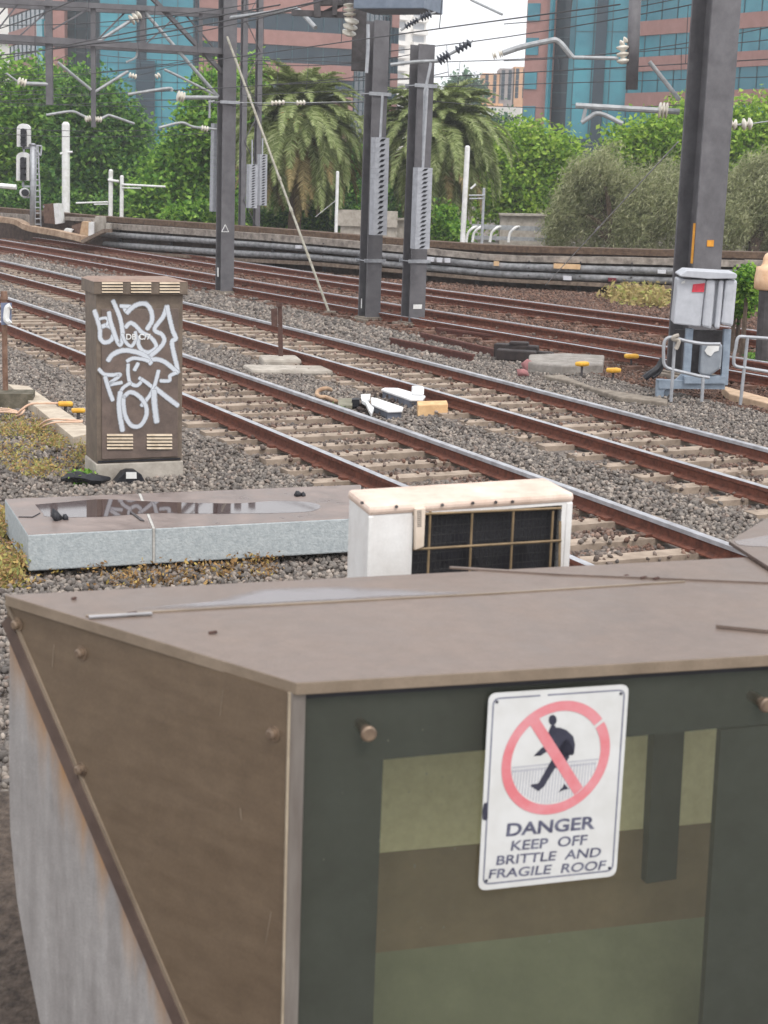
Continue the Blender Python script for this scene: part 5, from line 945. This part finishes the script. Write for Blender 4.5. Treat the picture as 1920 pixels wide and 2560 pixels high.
b = MB(); b.prism([S_(x, y, .006) for x, y in rrect(ORD, 75)], -nF*.003); b.build('plate', SW, SD)
def poly(pts, off, name, m, par=SD):
    b = MB(); bm = bmesh.new(); vs = [bm.verts.new(S_(x, y, off)) for x, y in pts]; f = bm.faces.new(vs); bmesh.ops.triangulate(bm, faces=[f]); bm.verts.index_update()
    b.add([v.co.copy() for v in bm.verts], [[v.index for v in q.verts] for q in bm.faces]); bm.free(); return b.build(name, m, par)
def line(pts, wz, off, b):
    for p, q in zip(pts[:-1], pts[1:]):
        d = Vector((q[0]-p[0], q[1]-p[1], 0)); s = Vector((-d.y, d.x, 0)).normalized()*wz/2; b.add([S_(p[0]+s.x, p[1]+s.y, off), S_(q[0]+s.x, q[1]+s.y, off), S_(q[0]-s.x, q[1]-s.y, off), S_(p[0]-s.x, p[1]-s.y, off)], [[0, 1, 2, 3]])
INN = [(297, 236), (1452, 158), (1345, 1752), (205, 1874)]; RR = rrect(INN, 55); b = MB(); k = len(RR)
full = RR+[RR[0]]
for p, q in zip(full[:-1], full[1:]):
    if p[1] < 260 and q[1] < 260 and abs(q[0]-p[0]) > 500: m1 = (710, 208); m2 = (775, 203); line([p, m1], 13, .0065, b); line([m2, q], 13, .0065, b)
    else: line([p, q], 13, .0065, b)
b.build('border', SB, SD)
RC, RU, RV = (845, 756), (476, -48), (-55, 500); ell = lambda a, f: (RC[0]+f*(RU[0]*math.cos(a)+RV[0]*math.sin(a)), RC[1]+f*(RU[1]*math.cos(a)+RV[1]*math.sin(a)))
inside = lambda x, y: math.hypot(*np.linalg.solve(np.array([[RU[0], RV[0]], [RU[1], RV[1]]], float), np.array([x-RC[0], y-RC[1]], float))) < .82
b = MB()
for i in range(33):
    x = 440+i*26; ya = 860-(x-460)*.1; pts = [(x-(y-ya)*.1, y) for y in np.linspace(ya, 1180, 24) if inside(x-(y-ya)*.1, y)]
    if len(pts) > 2: line([pts[0], pts[-1]], 8, .0064, b)
for y in (845, 880): pts = [(x, y-(x-460)*.1) for x in range(440, 1280, 20) if inside(x, y-(x-460)*.1)]; line([pts[0], pts[-1]], 10, .0064, b)
b.build('fence_drawing', SG, SD)
poly([(818+36*math.cos(a), 424+46*math.sin(a)) for a in np.linspace(0, 6.28, 17)[:-1]], .0068, 'figure_drawing', SK)
poly([(836, 470), (848, 490), (880, 490), (940, 512), (1000, 568), (1016, 640), (1006, 722), (985, 738), (972, 700), (985, 650), (962, 590), (928, 590), (930, 680), (966, 750), (935, 800), (838, 850), (772, 960), (742, 1010), (692, 1052), (618, 1004), (640, 990), (690, 985), (738, 900), (800, 790), (880, 765), (810, 640), (772, 556), (790, 505), (804, 482), (806, 468)], .0068, 'figure_drawing', SK)
poly([(760, 640), (715, 675), (648, 742), (700, 722), (714, 738), (770, 700)], .0068, 'figure_drawing', SK); poly([(918, 985), (960, 1030), (912, 1042), (868, 1064), (886, 1038), (910, 1010)], .0068, 'figure_drawing', SK)
b = MB(); NN = 96
for i in range(NN):
    a0, a1 = 2*math.pi*i/NN, 2*math.pi*(i+1)/NN; am = (a0+a1)/2; x, y = ell(am, .9)
    if math.hypot(x-788, y-310) < 18 or math.hypot(x-1216, y-470) < 14: continue
    b.add([S_(*ell(a0, 1), .0073), S_(*ell(a1, 1), .0073), S_(*ell(a1, .825), .0073), S_(*ell(a0, .825), .0073)], [[0, 1, 2, 3]])
b.add([S_(x, y, .0071) for x, y in ((600, 440), (690, 396), (1085, 1018), (1010, 1086))], [[0, 1, 2, 3]]); b.build('prohibition_ring', SR, SD)
for txt, q, bo in (('DANGER', ((420, 1335), (1200, 1268), (1188, 1385), (405, 1455)), .03), ('KEEP  OFF', ((460, 1490), (1130, 1433), (1116, 1525), (445, 1580)), .02), ('BRITTLE  AND', ((330, 1622), (1255, 1545), (1235, 1630), (318, 1706)), .02), ('FRAGILE  ROOF', ((265, 1742), (1296, 1660), (1272, 1746), (250, 1826)), .02)): text_quad(txt, [S_(x, y, .0069) for x, y in q], STX, 'lettering', SD, bold=bo)
for x, y in ((325, 262), (1418, 190), (1318, 1728), (232, 1840)): p = S_(x, y, .006); b = MB(); b.tube([p, p+nF*.003], .0048, 10); b.build('rivet', SK, SD)
poly([(212, 1160), (240, 1150), (246, 1290), (225, 1312), (200, 1300), (196, 1230)], .0072, 'chipped_edge', SK)
# ================================================================== VEGETATION
def leaves(name, m, parent, C, size, aspect, n_per, spread, dirb=None, up=.35, plume=0):
    """C (n,3) cluster centres: n_per small bent leaves round each"""
    n = len(C)*n_per; c = np.repeat(C, n_per, 0)+RNG.normal(0, 1, (n, 3))*np.array(spread)
    if plume: dv = np.repeat(RNG.normal(0, .28, (len(C), 3)), n_per, 0)+np.array(dirb); c = c+dv*RNG.uniform(-.3, plume, n)[:, None]
    nr = RNG.normal(0, 1, (n, 3)); nr[:, 2] = np.abs(nr[:, 2])+up; nr /= np.linalg.norm(nr, axis=1)[:, None]
    d = RNG.normal(0, 1, (n, 3))
    if dirb is not None: d = d*.45+np.array(dirb)
    d -= nr*(d*nr).sum(1)[:, None]; d /= np.linalg.norm(d, axis=1)[:, None]; s = np.cross(nr, d)
    ln = size*RNG.uniform(.6, 1.3, n)[:, None]; wd = ln*aspect
    v = np.stack([c-d*ln*.5, c+s*wd*.5-nr*wd*.12, c+d*ln*.5, c-s*wd*.5-nr*wd*.12], 1).reshape(-1, 3)
    return np_mesh(name, v, np.arange(4*n).reshape(-1, 4), m, parent)
def shell(lobes, n, lo=.55):
    L_ = np.array([l[:4] for l in lobes]); wt = L_[:, 3]**2; wt /= wt.sum(); k = RNG.choice(len(L_), n, p=wt); u = RNG.normal(0, 1, (n, 3)); u /= np.linalg.norm(u, axis=1)[:, None]
    bump = 1+.16*np.sin(u[:, 0]*7+k)*np.sin(u[:, 2]*6+k*2.1)+.1*np.sin(u[:, 1]*13+k)
    return L_[k, :3]+u*(L_[k, 3]*RNG.uniform(lo, 1.0, n)**.6*bump)[:, None]
def ramp3(a, b, c, d): return [(0, L(*a)), (.35, L(*b)), (.7, L(*c)), (1, L(*d))]
LEAF = {'bright': island_mat('bright_leaf', ramp3((54, 96, 34), (92, 138, 48), (130, 172, 64), (170, 204, 90)), .6, .3, .45), 'deep': island_mat('deep_leaf', ramp3((44, 84, 42), (74, 118, 54), (106, 148, 64), (142, 180, 82)), .6, .3, .45), 'lime': island_mat('lime_leaf', ramp3((86, 120, 38), (122, 160, 54), (156, 188, 70), (186, 208, 92)), .6, .3, .45),
        'olive': island_mat('olive_leaf', ramp3((112, 120, 82), (144, 150, 108), (172, 174, 134), (200, 198, 162)), .7, .25, .5), 'blue': island_mat('bluish_leaf', ramp3((50, 82, 66), (66, 100, 78), (84, 120, 88), (104, 136, 98)), .7, .25, .25)}
BARK = mat('grey_brown_bark', L(112, 96, 82), L(74, 62, 54), .95, 8, bump=.6, bscale=20)
def lobes_px(lst, Y, squash=1.0): 
    out = []
    for (x, y, r) in lst: p = at(*d_(x, y), Y+random.uniform(-.6, .9)); out.append((p.x, p.y, p.z, r*1.15732*p.y/F_PX))
    return out
def tree(lab, lst, Y, leaf, trunk_px, n, size=.27, asp=.62, per=18, spread=.36, zb=-.9, grp='leafy trees beyond the wall', nm='leafy_tree', dirb=None, lo=.55, plume=0):
    lb = lobes_px(lst, Y); b0 = at(*d_(trunk_px, 480), Y); base = Vector((b0.x, b0.y, zb)); t = thing(nm, lab, 'tree', base, grp)
    top = max(l[2]+l[3] for l in lb); b = MB(); mid = Vector((base.x+random.uniform(-.3, .3), base.y, zb+(top-zb)*.45)); b.tube(smooth_path([base, lerp(base, mid, .5)+Vector((.12, 0, 0)), mid], 4), [.3-.016*i for i in range(9)], 8)
    for l in lb: b.tube(smooth_path([mid-Z*random.uniform(0, 1), (mid+Vector(l[:3]))/2+Z*.2, Vector(l[:3])], 4), [.14-.012*i for i in range(9)], 6)
    b.build('trunk', BARK, t); leaves('crown', LEAF[leaf], t, shell(lb, n//per, lo), size, asp, per, (spread,)*3, dirb, plume=plume); return t
tree('tall bright tree at the left edge behind the railway signal', [(15, 205, 75), (85, 225, 75), (55, 310, 85), (0, 300, 70), (8, 400, 80), (90, 390, 85), (60, 450, 60)], 80, 'bright', 40, 24000)
tree('dense green tree behind the tallest white post, left of the teal glass', [(195, 210, 52), (165, 260, 60), (240, 250, 50), (275, 290, 42), (200, 330, 85), (275, 370, 58), (150, 400, 70), (220, 440, 70), (150, 190, 35)], 78, 'deep', 200, 25000)
tree('bright rounded tree between the two-armed white posts and the left mast', [(425, 300, 45), (445, 240, 42), (462, 190, 32), (362, 380, 42), (335, 410, 40), (420, 380, 75), (360, 440, 65), (450, 440, 60), (475, 300, 50)], 72, 'bright', 400, 24000)
tree('green tree rising behind the lattice mast, left of the left palm', [(535, 165, 36), (520, 220, 45), (545, 290, 45), (510, 350, 60), (540, 430, 50)], 84, 'bright', 530, 9000, grp='leafy trees beyond the wall')
tree('bright tree right of the thick white lamp pole, below the right building', [(1075, 335, 48), (1130, 315, 42), (1180, 325, 42), (1060, 400, 50), (1120, 400, 60), (1190, 390, 55), (1230, 360, 40), (1080, 450, 45), (1150, 455, 45), (1210, 440, 40)], 76, 'lime', 1130, 17000, size=.24)
tree('bluish tree below the white terrace house, behind the bright tree', [(1040, 290, 40), (1080, 285, 35), (1020, 340, 50), (1075, 350, 45)], 110, 'blue', 1050, 7000, size=.3)
tree('lime green tree just left of the thickest mast, below the glass building', [(1345, 320, 38), (1390, 310, 42), (1440, 300, 45), (1480, 280, 50), (1400, 360, 50), (1330, 355, 28), (1460, 360, 50)], 73, 'lime', 1410, 12000, size=.24)
tree('lime green tree at the right edge beyond the thickest mast', [(1590, 280, 40), (1640, 275, 50), (1570, 330, 45), (1630, 340, 60), (1690, 300, 60), (1560, 390, 40)], 72, 'lime', 1640, 13000, size=.24)
tree('small grey-green tree far off under the sky between the buildings', [(990, 198, 22), (1012, 192, 20), (1030, 205, 18)], 240, 'blue', 1005, 2500, size=.7, spread=.7, zb=4, grp=None)
for lab, lst, tx in (('feathery olive-green bush left of the thickest mast, behind the cable pipes', [(1262, 392, 42), (1295, 378, 38), (1330, 410, 36), (1240, 430, 44), (1220, 470, 42), (1290, 450, 58), (1385, 425, 40), (1425, 408, 38), (1455, 415, 36), (1370, 470, 55), (1440, 465, 50), (1205, 505, 38), (1270, 510, 50), (1360, 515, 50), (1440, 510, 45)], 1320), ('feathery olive-green bush at the right edge beyond the grey transformer box', [(1575, 425, 36), (1612, 400, 36), (1655, 392, 42), (1600, 455, 50), (1665, 455, 55), (1570, 505, 46), (1650, 515, 50), (1710, 430, 55)], 1620)):
    tree(lab, lst, 60, 'olive', tx, 56000, size=.22, asp=.15, per=14, spread=.08, grp='feathery olive bushes', nm='feathery_bush', dirb=(.4, 0, .8), lo=.35, plume=.7)
def hedge(lab, lst, Y, leaf, n, nm='hedge_bush', size=.2):
    lb = lobes_px(lst, Y); p = Vector((sum(l[0] for l in lb)/len(lb), lb[0][1], -.6)); t = thing(nm, lab, 'bush', p, 'low bushes beyond the wall'); leaves('foliage', LEAF[leaf], t, shell(lb, n//7), size, .6, 7, (size,)*3)
    b = MB()
    for l in lb: b.tube([Vector((l[0], l[1], -.6)), Vector(l[:3])], [.06, .03], 6)
    b.build('stem', BARK, t)
hedge('low green bush on the wall top just left of the left gantry mast', [(415, 470, 22), (445, 465, 20), (380, 475, 18)], 64, 'bright', 3000)
hedge('dark green hedge under the left palm, behind the leaning strut', [(570, 460, 36), (620, 470, 36), (680, 465, 40), (720, 470, 30), (700, 440, 30)], 67, 'deep', 9000)
hedge('green bush between the left palm and the mast below the grey box', [(745, 390, 32), (755, 430, 36), (770, 350, 28), (740, 460, 26), (775, 465, 24)], 72, 'deep', 6000)
hedge('dark bush seen between the two middle masts under the palm fronds', [(850, 400, 36), (865, 440, 34), (850, 470, 26)], 76, 'deep', 4000)
hedge('green shrubs along the wall top right of the shorter mast', [(975, 500, 16), (1000, 508, 14), (960, 470, 20), (950, 506, 12)], 62, 'bright', 2200)
hedge('dark green bushes filling the gap at the far left below the trees', [(20, 440, 36), (80, 445, 30), (150, 450, 30), (230, 455, 32), (300, 455, 28)], 76, 'deep', 9000)
hedge('fresh green shrub on the track side of the wall beside the transformer box', [(1600, 640, 30), (1615, 610, 22), (1588, 655, 20)], 29, 'bright', 9000, 'green_shrub', .085)
# palms: arching feather fronds, dead skirt, orange fruit, tapering trunk
PALMG = island_mat('palm_leaflet', ramp3((96, 110, 60), (128, 142, 82), (154, 166, 108), (184, 190, 142)), .6, .35, .4); PALMD = island_mat('dead_palm_leaflet', ramp3((92, 84, 54), (116, 104, 68), (138, 122, 84), (154, 140, 100)), .8, .2, .2); FRUIT = mat('orange_palm_fruit', L(236, 152, 76), L(214, 124, 56), .7, 20)
def palm(lab, cx, cy, Y, r_px, lean, trunk_c, trunk_w):
    c = at(*d_(cx, cy), Y); R = r_px*1.157*Y/F_PX; base = at(*d_(trunk_c[0], trunk_c[1]), Y); base.z = -.9; t = thing('date_palm', lab, 'palm tree', base, 'date palms beyond the wall')
    b = MB(); P = smooth_path([base, base.lerp(c, .5)+Vector((lean*.2, 0, 0)), c-Z*.2], 8); b.tube(P, [trunk_w*(1.12-.2*i/len(P)+.05*(i % 2)) for i in range(len(P))], 12); b.build('trunk', mat('palm_bark', L(116, 98, 82), L(78, 64, 54), .95, 14, bump=.9, bscale=24) if 'palm_bark' not in bpy.data.materials else bpy.data.materials['palm_bark'], t)
    for kind, nf, m in (('frond', 230, PALMG), ('dead_frond', 40, PALMD)):
        V = []; rb = MB()
        for i in range(nf):
            az = random.uniform(0, 2*math.pi); el0 = math.radians(random.uniform(-40, 88)) if kind == 'frond' else math.radians(random.uniform(-60, -20)); ln = R*((random.uniform(1.1, 1.4) if el0 > .6 else random.uniform(1.4, 1.85)) if kind == 'frond' else random.uniform(1.3, 1.9)); droop = math.radians(random.uniform(70, 125)) if kind == 'frond' else math.radians(random.uniform(30, 70))
            hd = Vector((math.cos(az), math.sin(az), 0)); sd2 = Vector((-hd.y, hd.x, 0)); p = c+hd*.1; N = 22; P = []
            for k in range(N+1):
                tt_ = k/N; el = max(el0-droop*tt_**1.4, -1.5); d = hd*math.cos(el)+Z*math.sin(el); P.append((p.copy(), d, -hd*math.sin(el)+Z*math.cos(el))); p += d*ln/N
            rb.tube([q[0] for q in P[::3]], [.025-.002*j for j in range(len(P[::3]))], 4, cap=False)
            for k in range(2, N+1):
                q, d, u = P[k]; l2 = .46*math.sin(math.pi*min(.97, .12+.86*k/N))**.6*R/2.2
                for sgn in (-1, 1):
                    for e in (0, .2, .4, .6, .8):
                        q2 = q+d*(ln/N*e); ld = (sd2*sgn*.75+d*.65+u*.25+Vector((random.uniform(-.2, .2), random.uniform(-.2, .2), random.uniform(-.35, .1)))).normalized(); tip = q2+ld*l2*random.uniform(.8, 1.15)-Z*.1*l2; wv = d*.02*R/2.2
                        V += [q2-wv, q2+wv, (q2+tip)/2+wv*1.2+Z*.02, tip, (q2+tip)/2-wv*1.2+Z*.02]
        V = np.array([tuple(v) for v in V]); n5 = len(V)//5; F = (np.arange(n5)*5)[:, None]+np.arange(5)[None]
        np_mesh(kind, V, F, m, t); rb.build('frond_stalk', PALMG if kind == 'frond' else PALMD, t)
    rp_ = []
    for i in range(60): a = random.gauss(4.7, .35); k = random.uniform(.2, .5)*R; rp_.append((c.x+math.cos(a)*k, c.y+math.sin(a)*k*1.7, c.z+random.gauss(0, .12)*R))
    rp_ = np.array(rp_); np_o = stones('fruit_cluster', rp_[:, :2], RNG.uniform(.05, .12, 60), rp_[:, 2], np.zeros(60), FRUIT); np_o.parent = t; np_o.location = -WL[t.name]
    return t
palm('date palm with orange fruit left of the two middle masts, behind the leaning strut', 645, 262, 64, 118, .1, (633, 500), .24)
palm('date palm with a thick leaning brown trunk behind the shorter mast', 940, 285, 66, 112, .25, (945, 500), .42)
DRY = island_mat('dry_weed', [(0, L(104, 80, 56)), (.5, L(150, 118, 78)), (.85, L(178, 146, 96)), (1, L(190, 170, 90))], .9, .2, .2); STRAW = island_mat('straw_grass', [(0, L(150, 132, 88)), (.6, L(186, 168, 118)), (1, L(150, 160, 84))], .9, .2, .3)
# weeds on the ballast
WEED = island_mat('weed_leaf', [(0, L(140, 116, 84)), (.25, L(190, 158, 100)), (.5, L(180, 170, 104)), (.75, L(138, 146, 88)), (1, L(180, 132, 106))], .8, .2, .3)
def weeds(lab, poly_px, conv, n, z, size, hgt, m=WEED, name='weeds'):
    P = [gnd(*conv(x, y), z) for x, y in poly_px]; xs, ys = [p.x for p in P], [p.y for p in P]; out = []
    def inside2(x, y):
        c = False; j = len(P)-1
        for i in range(len(P)):
            if (P[i].y > y) != (P[j].y > y) and x < (P[j].x-P[i].x)*(y-P[i].y)/(P[j].y-P[i].y)+P[i].x: c = not c
            j = i
        return c
    while len(out) < n:
        x, y = random.uniform(min(xs), max(xs)), random.uniform(min(ys), max(ys))
        if inside2(x, y) and math.sin(x*5.1+1)*math.sin(y*3.7)+random.uniform(-.5, .9) > 0: out.append((x, y, z+random.random()**2*hgt))
    o = leaves(name, m, None, np.array(out), size, .5, 6, (size*.8, size*.8, size*.5), up=.2); setting(o, 'stuff'); o['label'] = lab
weeds('yellow and orange weeds between the cable path and the graffitied cabinet', [(0, 560), (250, 620), (700, 760), (1080, 960), (1330, 1100), (1390, 1470), (900, 1520), (400, 1530), (60, 1420), (-60, 900)], tr, 800, -.19, .04, .1)
weeds('yellow weeds against the left end of the stone slab', [(-40, 300), (40, 250), (130, 480), (100, 540), (-40, 540)], sl, 500, -.19, .045, .18)
weeds('dry brown weeds growing below the front of the stone slab', [(130, 490), (560, 440), (1190, 425), (1200, 505), (700, 540), (130, 545)], sl, 260, -.2, .04, .11, DRY)
weeds('straw-coloured dry grass at the foot of the far wall left of the thick mast', [(600, 640), (980, 600), (985, 700), (800, 690)], c8, 420, -.18, .16, .3, STRAW)
weeds('small green tuft beside the black debris at the cabinet foot', [(1150, 1540), (1330, 1490), (1340, 1570), (1200, 1610)], tr, 50, -.18, .06, .08, LEAF['bright'])
weeds('green weed tuft in the second track right of the looped safety rail', [(1450, 1440), (1659, 1430), (1659, 1510), (1480, 1510)], mb_, 120, -.15, .1, .12, LEAF['deep'])
weeds('small green tuft beside the rail left of the white-lidded machines', [(290, 490), (400, 490), (480, 560), (460, 600), (340, 560)], pm, 120, -.19, .05, .08, LEAF['deep'])
b = MB(); b.tube(smooth_path([t3(920, 1525, -.16), t3(1150, 1490, -.1), t3(1400, 1530, -.12), t3(1620, 1520, -.14)], 4), [.02, .03, .05, .05, .06, .05, .04, .06, .05, .05, .04, .03, .02], 6); tag(b.build('black_debris', BLACKP, origin=t3(1400, 1530, GZ)), 'black plastic scrap lying left of the small trapezoid cover', 'debris')

# ================================================================== BUILDINGS
PINK = mat('pink_granite', L(160, 120, 113), L(144, 106, 99), .8, 1.2, bump=.02); TEAL = mat('teal_curtain_glass', L(58, 138, 152), L(40, 108, 124), .18, .12, spec=.5, lo=.4, hi=.6); NAVY = mat('dark_tinted_glass', L(34, 58, 72), L(24, 42, 54), .15, .3, spec=.4); MULL = mat('dark_mullion', L(50, 84, 94), L(40, 70, 80), .5); RECESS = mat('dark_recess_panel', L(66, 76, 82), L(46, 56, 62), .6, .6)
def flat(px, Y): p = at(px, 427, Y); return Vector((p.x, p.y, 0))
def wallq(b, A, B, z0, z1, dep, m=0, out=0.0):
    d = (B-A).normalized(); n = Vector((d.y, -d.x, 0)); n = n if n.y < 0 else -n
    b.box((A+B)/2+n*(out-dep/2)+Z*(z0+z1)/2, d*(B-A).length/2, n*dep/2, Z*(z1-z0)/2, m)
def banded(th, A, B, ztops, hb_, z_lo, z_hi, glass, colm=0, pier=.0, mul=1.5, out=.18):
    b = MB(); wallq(b, A, B, z_lo, z_hi, .4); b.build('window_band', glass, th)
    for z in ztops: b = MB(); wallq(b, A, B, z-hb_, z, .6, out=out); b.build('spandrel', PINK, th)
    n = max(2, int((B-A).length/mul)); b = MB()
    for i in range(n+1): p = A.lerp(B, i/n); d = (B-A).normalized(); wallq(b, p-d*.04, p+d*.04, z_lo, z_hi, .1, out=.06)
    b.build('mullion', MULL, th)
def curtain(th, A, B, z0, z1, m, mull=1.3, rowh=1.65, out=.1, zoff=0.):
    b = MB(); wallq(b, A, B, z0, z1, .4, out=out); b.build('curtain_wall', m, th); n = max(1, int((B-A).length/mull)); b = MB(); d = (B-A).normalized()
    for i in range(n+1): p = A.lerp(B, i/n); wallq(b, p-d*.035, p+d*.035, z0, z1, .08, out=out+.05)
    z = z0+zoff
    while z < z1: wallq(b, A, B, z-.035, z+.035, .08, out=out+.03); z += rowh
    b.build('mullion', MULL, th)
zA, zB, zC = at(875, 87, 165.5).z, at(875, 123, 165.5).z, at(875, 166, 165.5).z; pit = zA-zC; ZT = [zA+k*pit for k in range(-6, 3)]; zlo, zhi = -6, zA+2.4*pit
lbd = thing('office_building', 'pink banded office building with a teal glass front behind the left trees', 'office building', Vector((flat(560, 162).x, 166, -6)), 'pink and teal office buildings')
b = MB(); b.prism([flat(160, 164)+Z*zlo, flat(490, 164)+Z*zlo, flat(870, 169)+Z*zlo, flat(975, 180)+Z*zlo, flat(975, 180)+Vector((0, 22, zlo)), flat(60, 185)+Vector((0, 20, zlo))], Z*(zhi-zlo)); b.build('building_core', RECESS, lbd)
banded(lbd, flat(490, 160.5), flat(876, 165.5), ZT, zA-zB, zlo, zhi, NAVY)
curtain(lbd, flat(877, 166), flat(966, 176), zlo, zhi, NAVY); banded(lbd, flat(966, 175), flat(984, 175.5), ZT, zA-zB, zlo, zhi, NAVY, mul=4)
curtain(lbd, flat(366, 158), flat(481, 158), zlo, zhi, TEAL); curtain(lbd, flat(481, 158.6), flat(491, 159.5), zlo, zhi, NAVY); curtain(lbd, flat(342, 157.4), flat(388, 157.4), zlo, zA-1.2*pit, NAVY, out=.5); curtain(lbd, flat(342, 158.2), flat(366, 158.2), zA-1.2*pit, zhi, NAVY)
curtain(lbd, flat(252, 158), flat(342, 158), zlo, zhi, TEAL); curtain(lbd, flat(163, 163), flat(252, 161), zlo, zhi, RECESS)
b = MB(); wallq(b, flat(126, 160), flat(164, 160), zlo, zhi, 1.5); b.build('pier', PINK, lbd)
banded(lbd, flat(30, 178), flat(127, 160.3), ZT, zA-zB, zlo, zhi, NAVY, mul=2); b = MB(); wallq(b, flat(102, 163), flat(116, 161.6), zlo, zA+.2, .5, out=.28); b.build('corner_glazing', TEAL, lbd)
zA, zB, zC = at(1600, 133, 142).z, at(1600, 170, 142).z, at(1600, 225, 142).z; pit = zA-zC; ZT = [zA+k*pit for k in range(-5, 4)]; zlo, zhi = -6, zA+3*pit
rbd = thing('office_building', 'pink and teal office building at the right behind the thickest mast', 'office building', Vector((flat(1600, 145).x, 150, -6)), 'pink and teal office buildings')
b = MB(); b.prism([flat(1320, 158)+Z*zlo, flat(1550, 153)+Z*zlo, flat(2250, 126)+Z*zlo, flat(2250, 126)+Vector((0, 25, zlo)), flat(1400, 180)+Vector((0, 0, zlo))], Z*(zhi-zlo)); b.build('building_core', RECESS, rbd)
banded(rbd, flat(1555, 148), flat(2260, 122), ZT, zA-zB, zlo, zhi, TEAL, mul=1.9)
b = MB(); wallq(b, flat(1298, 153), flat(1360, 152), zlo, zhi, 1.2); b.build('pier', PINK, rbd)
for z in ZT: b = MB(); wallq(b, flat(1300, 152.9), flat(1330, 152.4), z-pit*.9, z-pit*.4, .3, out=.06); b.build('square_window', TEAL, rbd)
curtain(rbd, flat(1360, 153.5), flat(1420, 152.5), zlo, zhi, NAVY); 
for x0, x1 in ((1357, 1363), (1408, 1420)): b = MB(); wallq(b, flat(x0, 151.8), flat(x1, 151.6), zlo, zhi, .4, out=.2); b.build('glass_fin', TEAL, rbd)
curtain(rbd, flat(1420, 150), flat(1556, 148.5), zA-2.4*pit, zhi, TEAL, rowh=3.2); b = MB(); wallq(b, flat(1470, 149.2), flat(1497, 149), zlo, zhi, .4, out=.35); b.build('dark_glass_strip', NAVY, rbd)
curtain(rbd, flat(1400, 147.5), flat(1545, 146.5), zlo, zA-2.35*pit, NAVY)
# distant buildings
WHT = mat('tower_white', L(236, 232, 226), L(216, 212, 206), .8, .2)
tw = thing('apartment_tower', 'tall white apartment tower with balconies against the sky', 'tower', flat(1010, 420)+Z*-5); Yt = 420; A, B = flat(978, Yt), flat(1053, Yt+6); z1 = at(1010, -40, Yt).z; b = MB(); wallq(b, A, B, -5, z1, 14); b.build('tower_body', WHT, tw)
zz = at(1000, 240, Yt).z
while zz < z1: b = MB(); wallq(b, A.lerp(B, -.02), A.lerp(B, .34), zz, zz+1.1, 2, out=1.6); wallq(b, A.lerp(B, .5), A.lerp(B, .98), zz, zz+1.1, 2, out=1.2); b.build('balcony', WHT, tw); zz += 3.1
zz = at(1000, 240, Yt).z+1.3; TWG = (mat('tower_window_grey', L(170, 172, 176), L(150, 152, 156), .4))
while zz < z1:
    for f0, f1 in ((.02, .3), (.56, .92)): b = MB(); wallq(b, A.lerp(B, f0), A.lerp(B, f1), zz, zz+1.5, .3, out=.1); b.build('window', TWG, tw)
    zz += 3.1
bk = thing('brick_flats', 'orange brick block of flats on the hill between the two office buildings', 'flats', flat(1245, 300)+Z*0); ORB = mat('orange_brick', L(214, 170, 134), L(190, 146, 112), .9, .6); GRB = mat('grey_render', L(160, 150, 146), L(134, 124, 122), .8, .5); Y2 = 300
for x0, x1, yt, m, nm in ((1196, 1240, 182, ORB, 'brick_wing'), (1238, 1275, 170, GRB, 'rendered_core'), (1272, 1312, 166, ORB, 'brick_wing')):
    b = MB(); wallq(b, flat(x0, Y2), flat(x1, Y2), -2, at(x0, yt, Y2).z, 9); w_ = b.build(nm, m, bk)
    for k in range(5):
        for f in (.25, .7): xx = x0+(x1-x0)*f; zc_ = at(xx, yt+12+k*15, Y2).z; b = MB(); wallq(b, flat(xx-4, Y2), flat(xx+4, Y2), zc_-.5, zc_+.5, .3, out=.1); b.build('window', NAVY, bk)
wh = thing('terrace_house', 'white low house with a flat parapet above the bluish tree', 'house', flat(1230, 210)+Z*-1); Y3 = 210
b = MB(); wallq(b, flat(1186, Y3), flat(1296, Y3-2), -1, at(1240, 272, Y3).z, 8); b.build('wall', WHT, wh); b = MB(); wallq(b, flat(1180, Y3), flat(1298, Y3-2), at(1240, 292, Y3).z, at(1240, 268, Y3).z, .6, out=.5); b.build('parapet', WHT, wh)
b = MB(); wallq(b, flat(1196, Y3+3), flat(1250, Y3+3), at(1240, 272, Y3).z, at(1240, 256, Y3).z, 4); b.build('roof', ORB, wh)
fw = thing('white_office', 'white office block with square windows at the top left corner', 'office building', flat(0, 200)+Z*-5); b = MB(); wallq(b, flat(-160, 205), flat(31, 200), -5, at(10, 14, 200).z, 10); b.build('wall', WHT, fw); POG = mat('pale_office_glass', L(176, 200, 206), L(150, 176, 184), .2)
for k in range(4):
    for x0, x1 in ((-40, -14), (-12, 4), (7, 25)): zt = at(0, 66+k*54, 200).z; b = MB(); wallq(b, flat(x0, 201.5), flat(x1, 201), zt-.95, zt, .4, out=.15); b.build('window', POG, fw)
b = MB(); wallq(b, flat(-160, 205), flat(31, 200), at(10, 108, 200).z, at(10, 90, 200).z, .5, out=.4); b.build('dark_ledge', RECESS, fw)

# haze volume added to lift the dark tree shade and soften contrast
HZM = bpy.data.materials.new('haze'); HZM.use_nodes = True; n_ = HZM.node_tree.nodes; n_.remove(n_['Principled BSDF']); pv = n_.new('ShaderNodeVolumePrincipled'); pv.inputs['Color'].default_value = (.97, .98, 1, 1); pv.inputs['Density'].default_value = .0007
HZM.node_tree.links.new(pv.outputs[0], n_['Material Output'].inputs['Volume'])
b = MB(); b.box((0, 260, 33), (330, 0, 0), (0, 290, 0), (0, 0, 36)); hz_ = b.build('haze', HZM); setting(hz_, 'stuff'); hz_['label'] = 'thin pale haze added over the whole place to soften contrast'
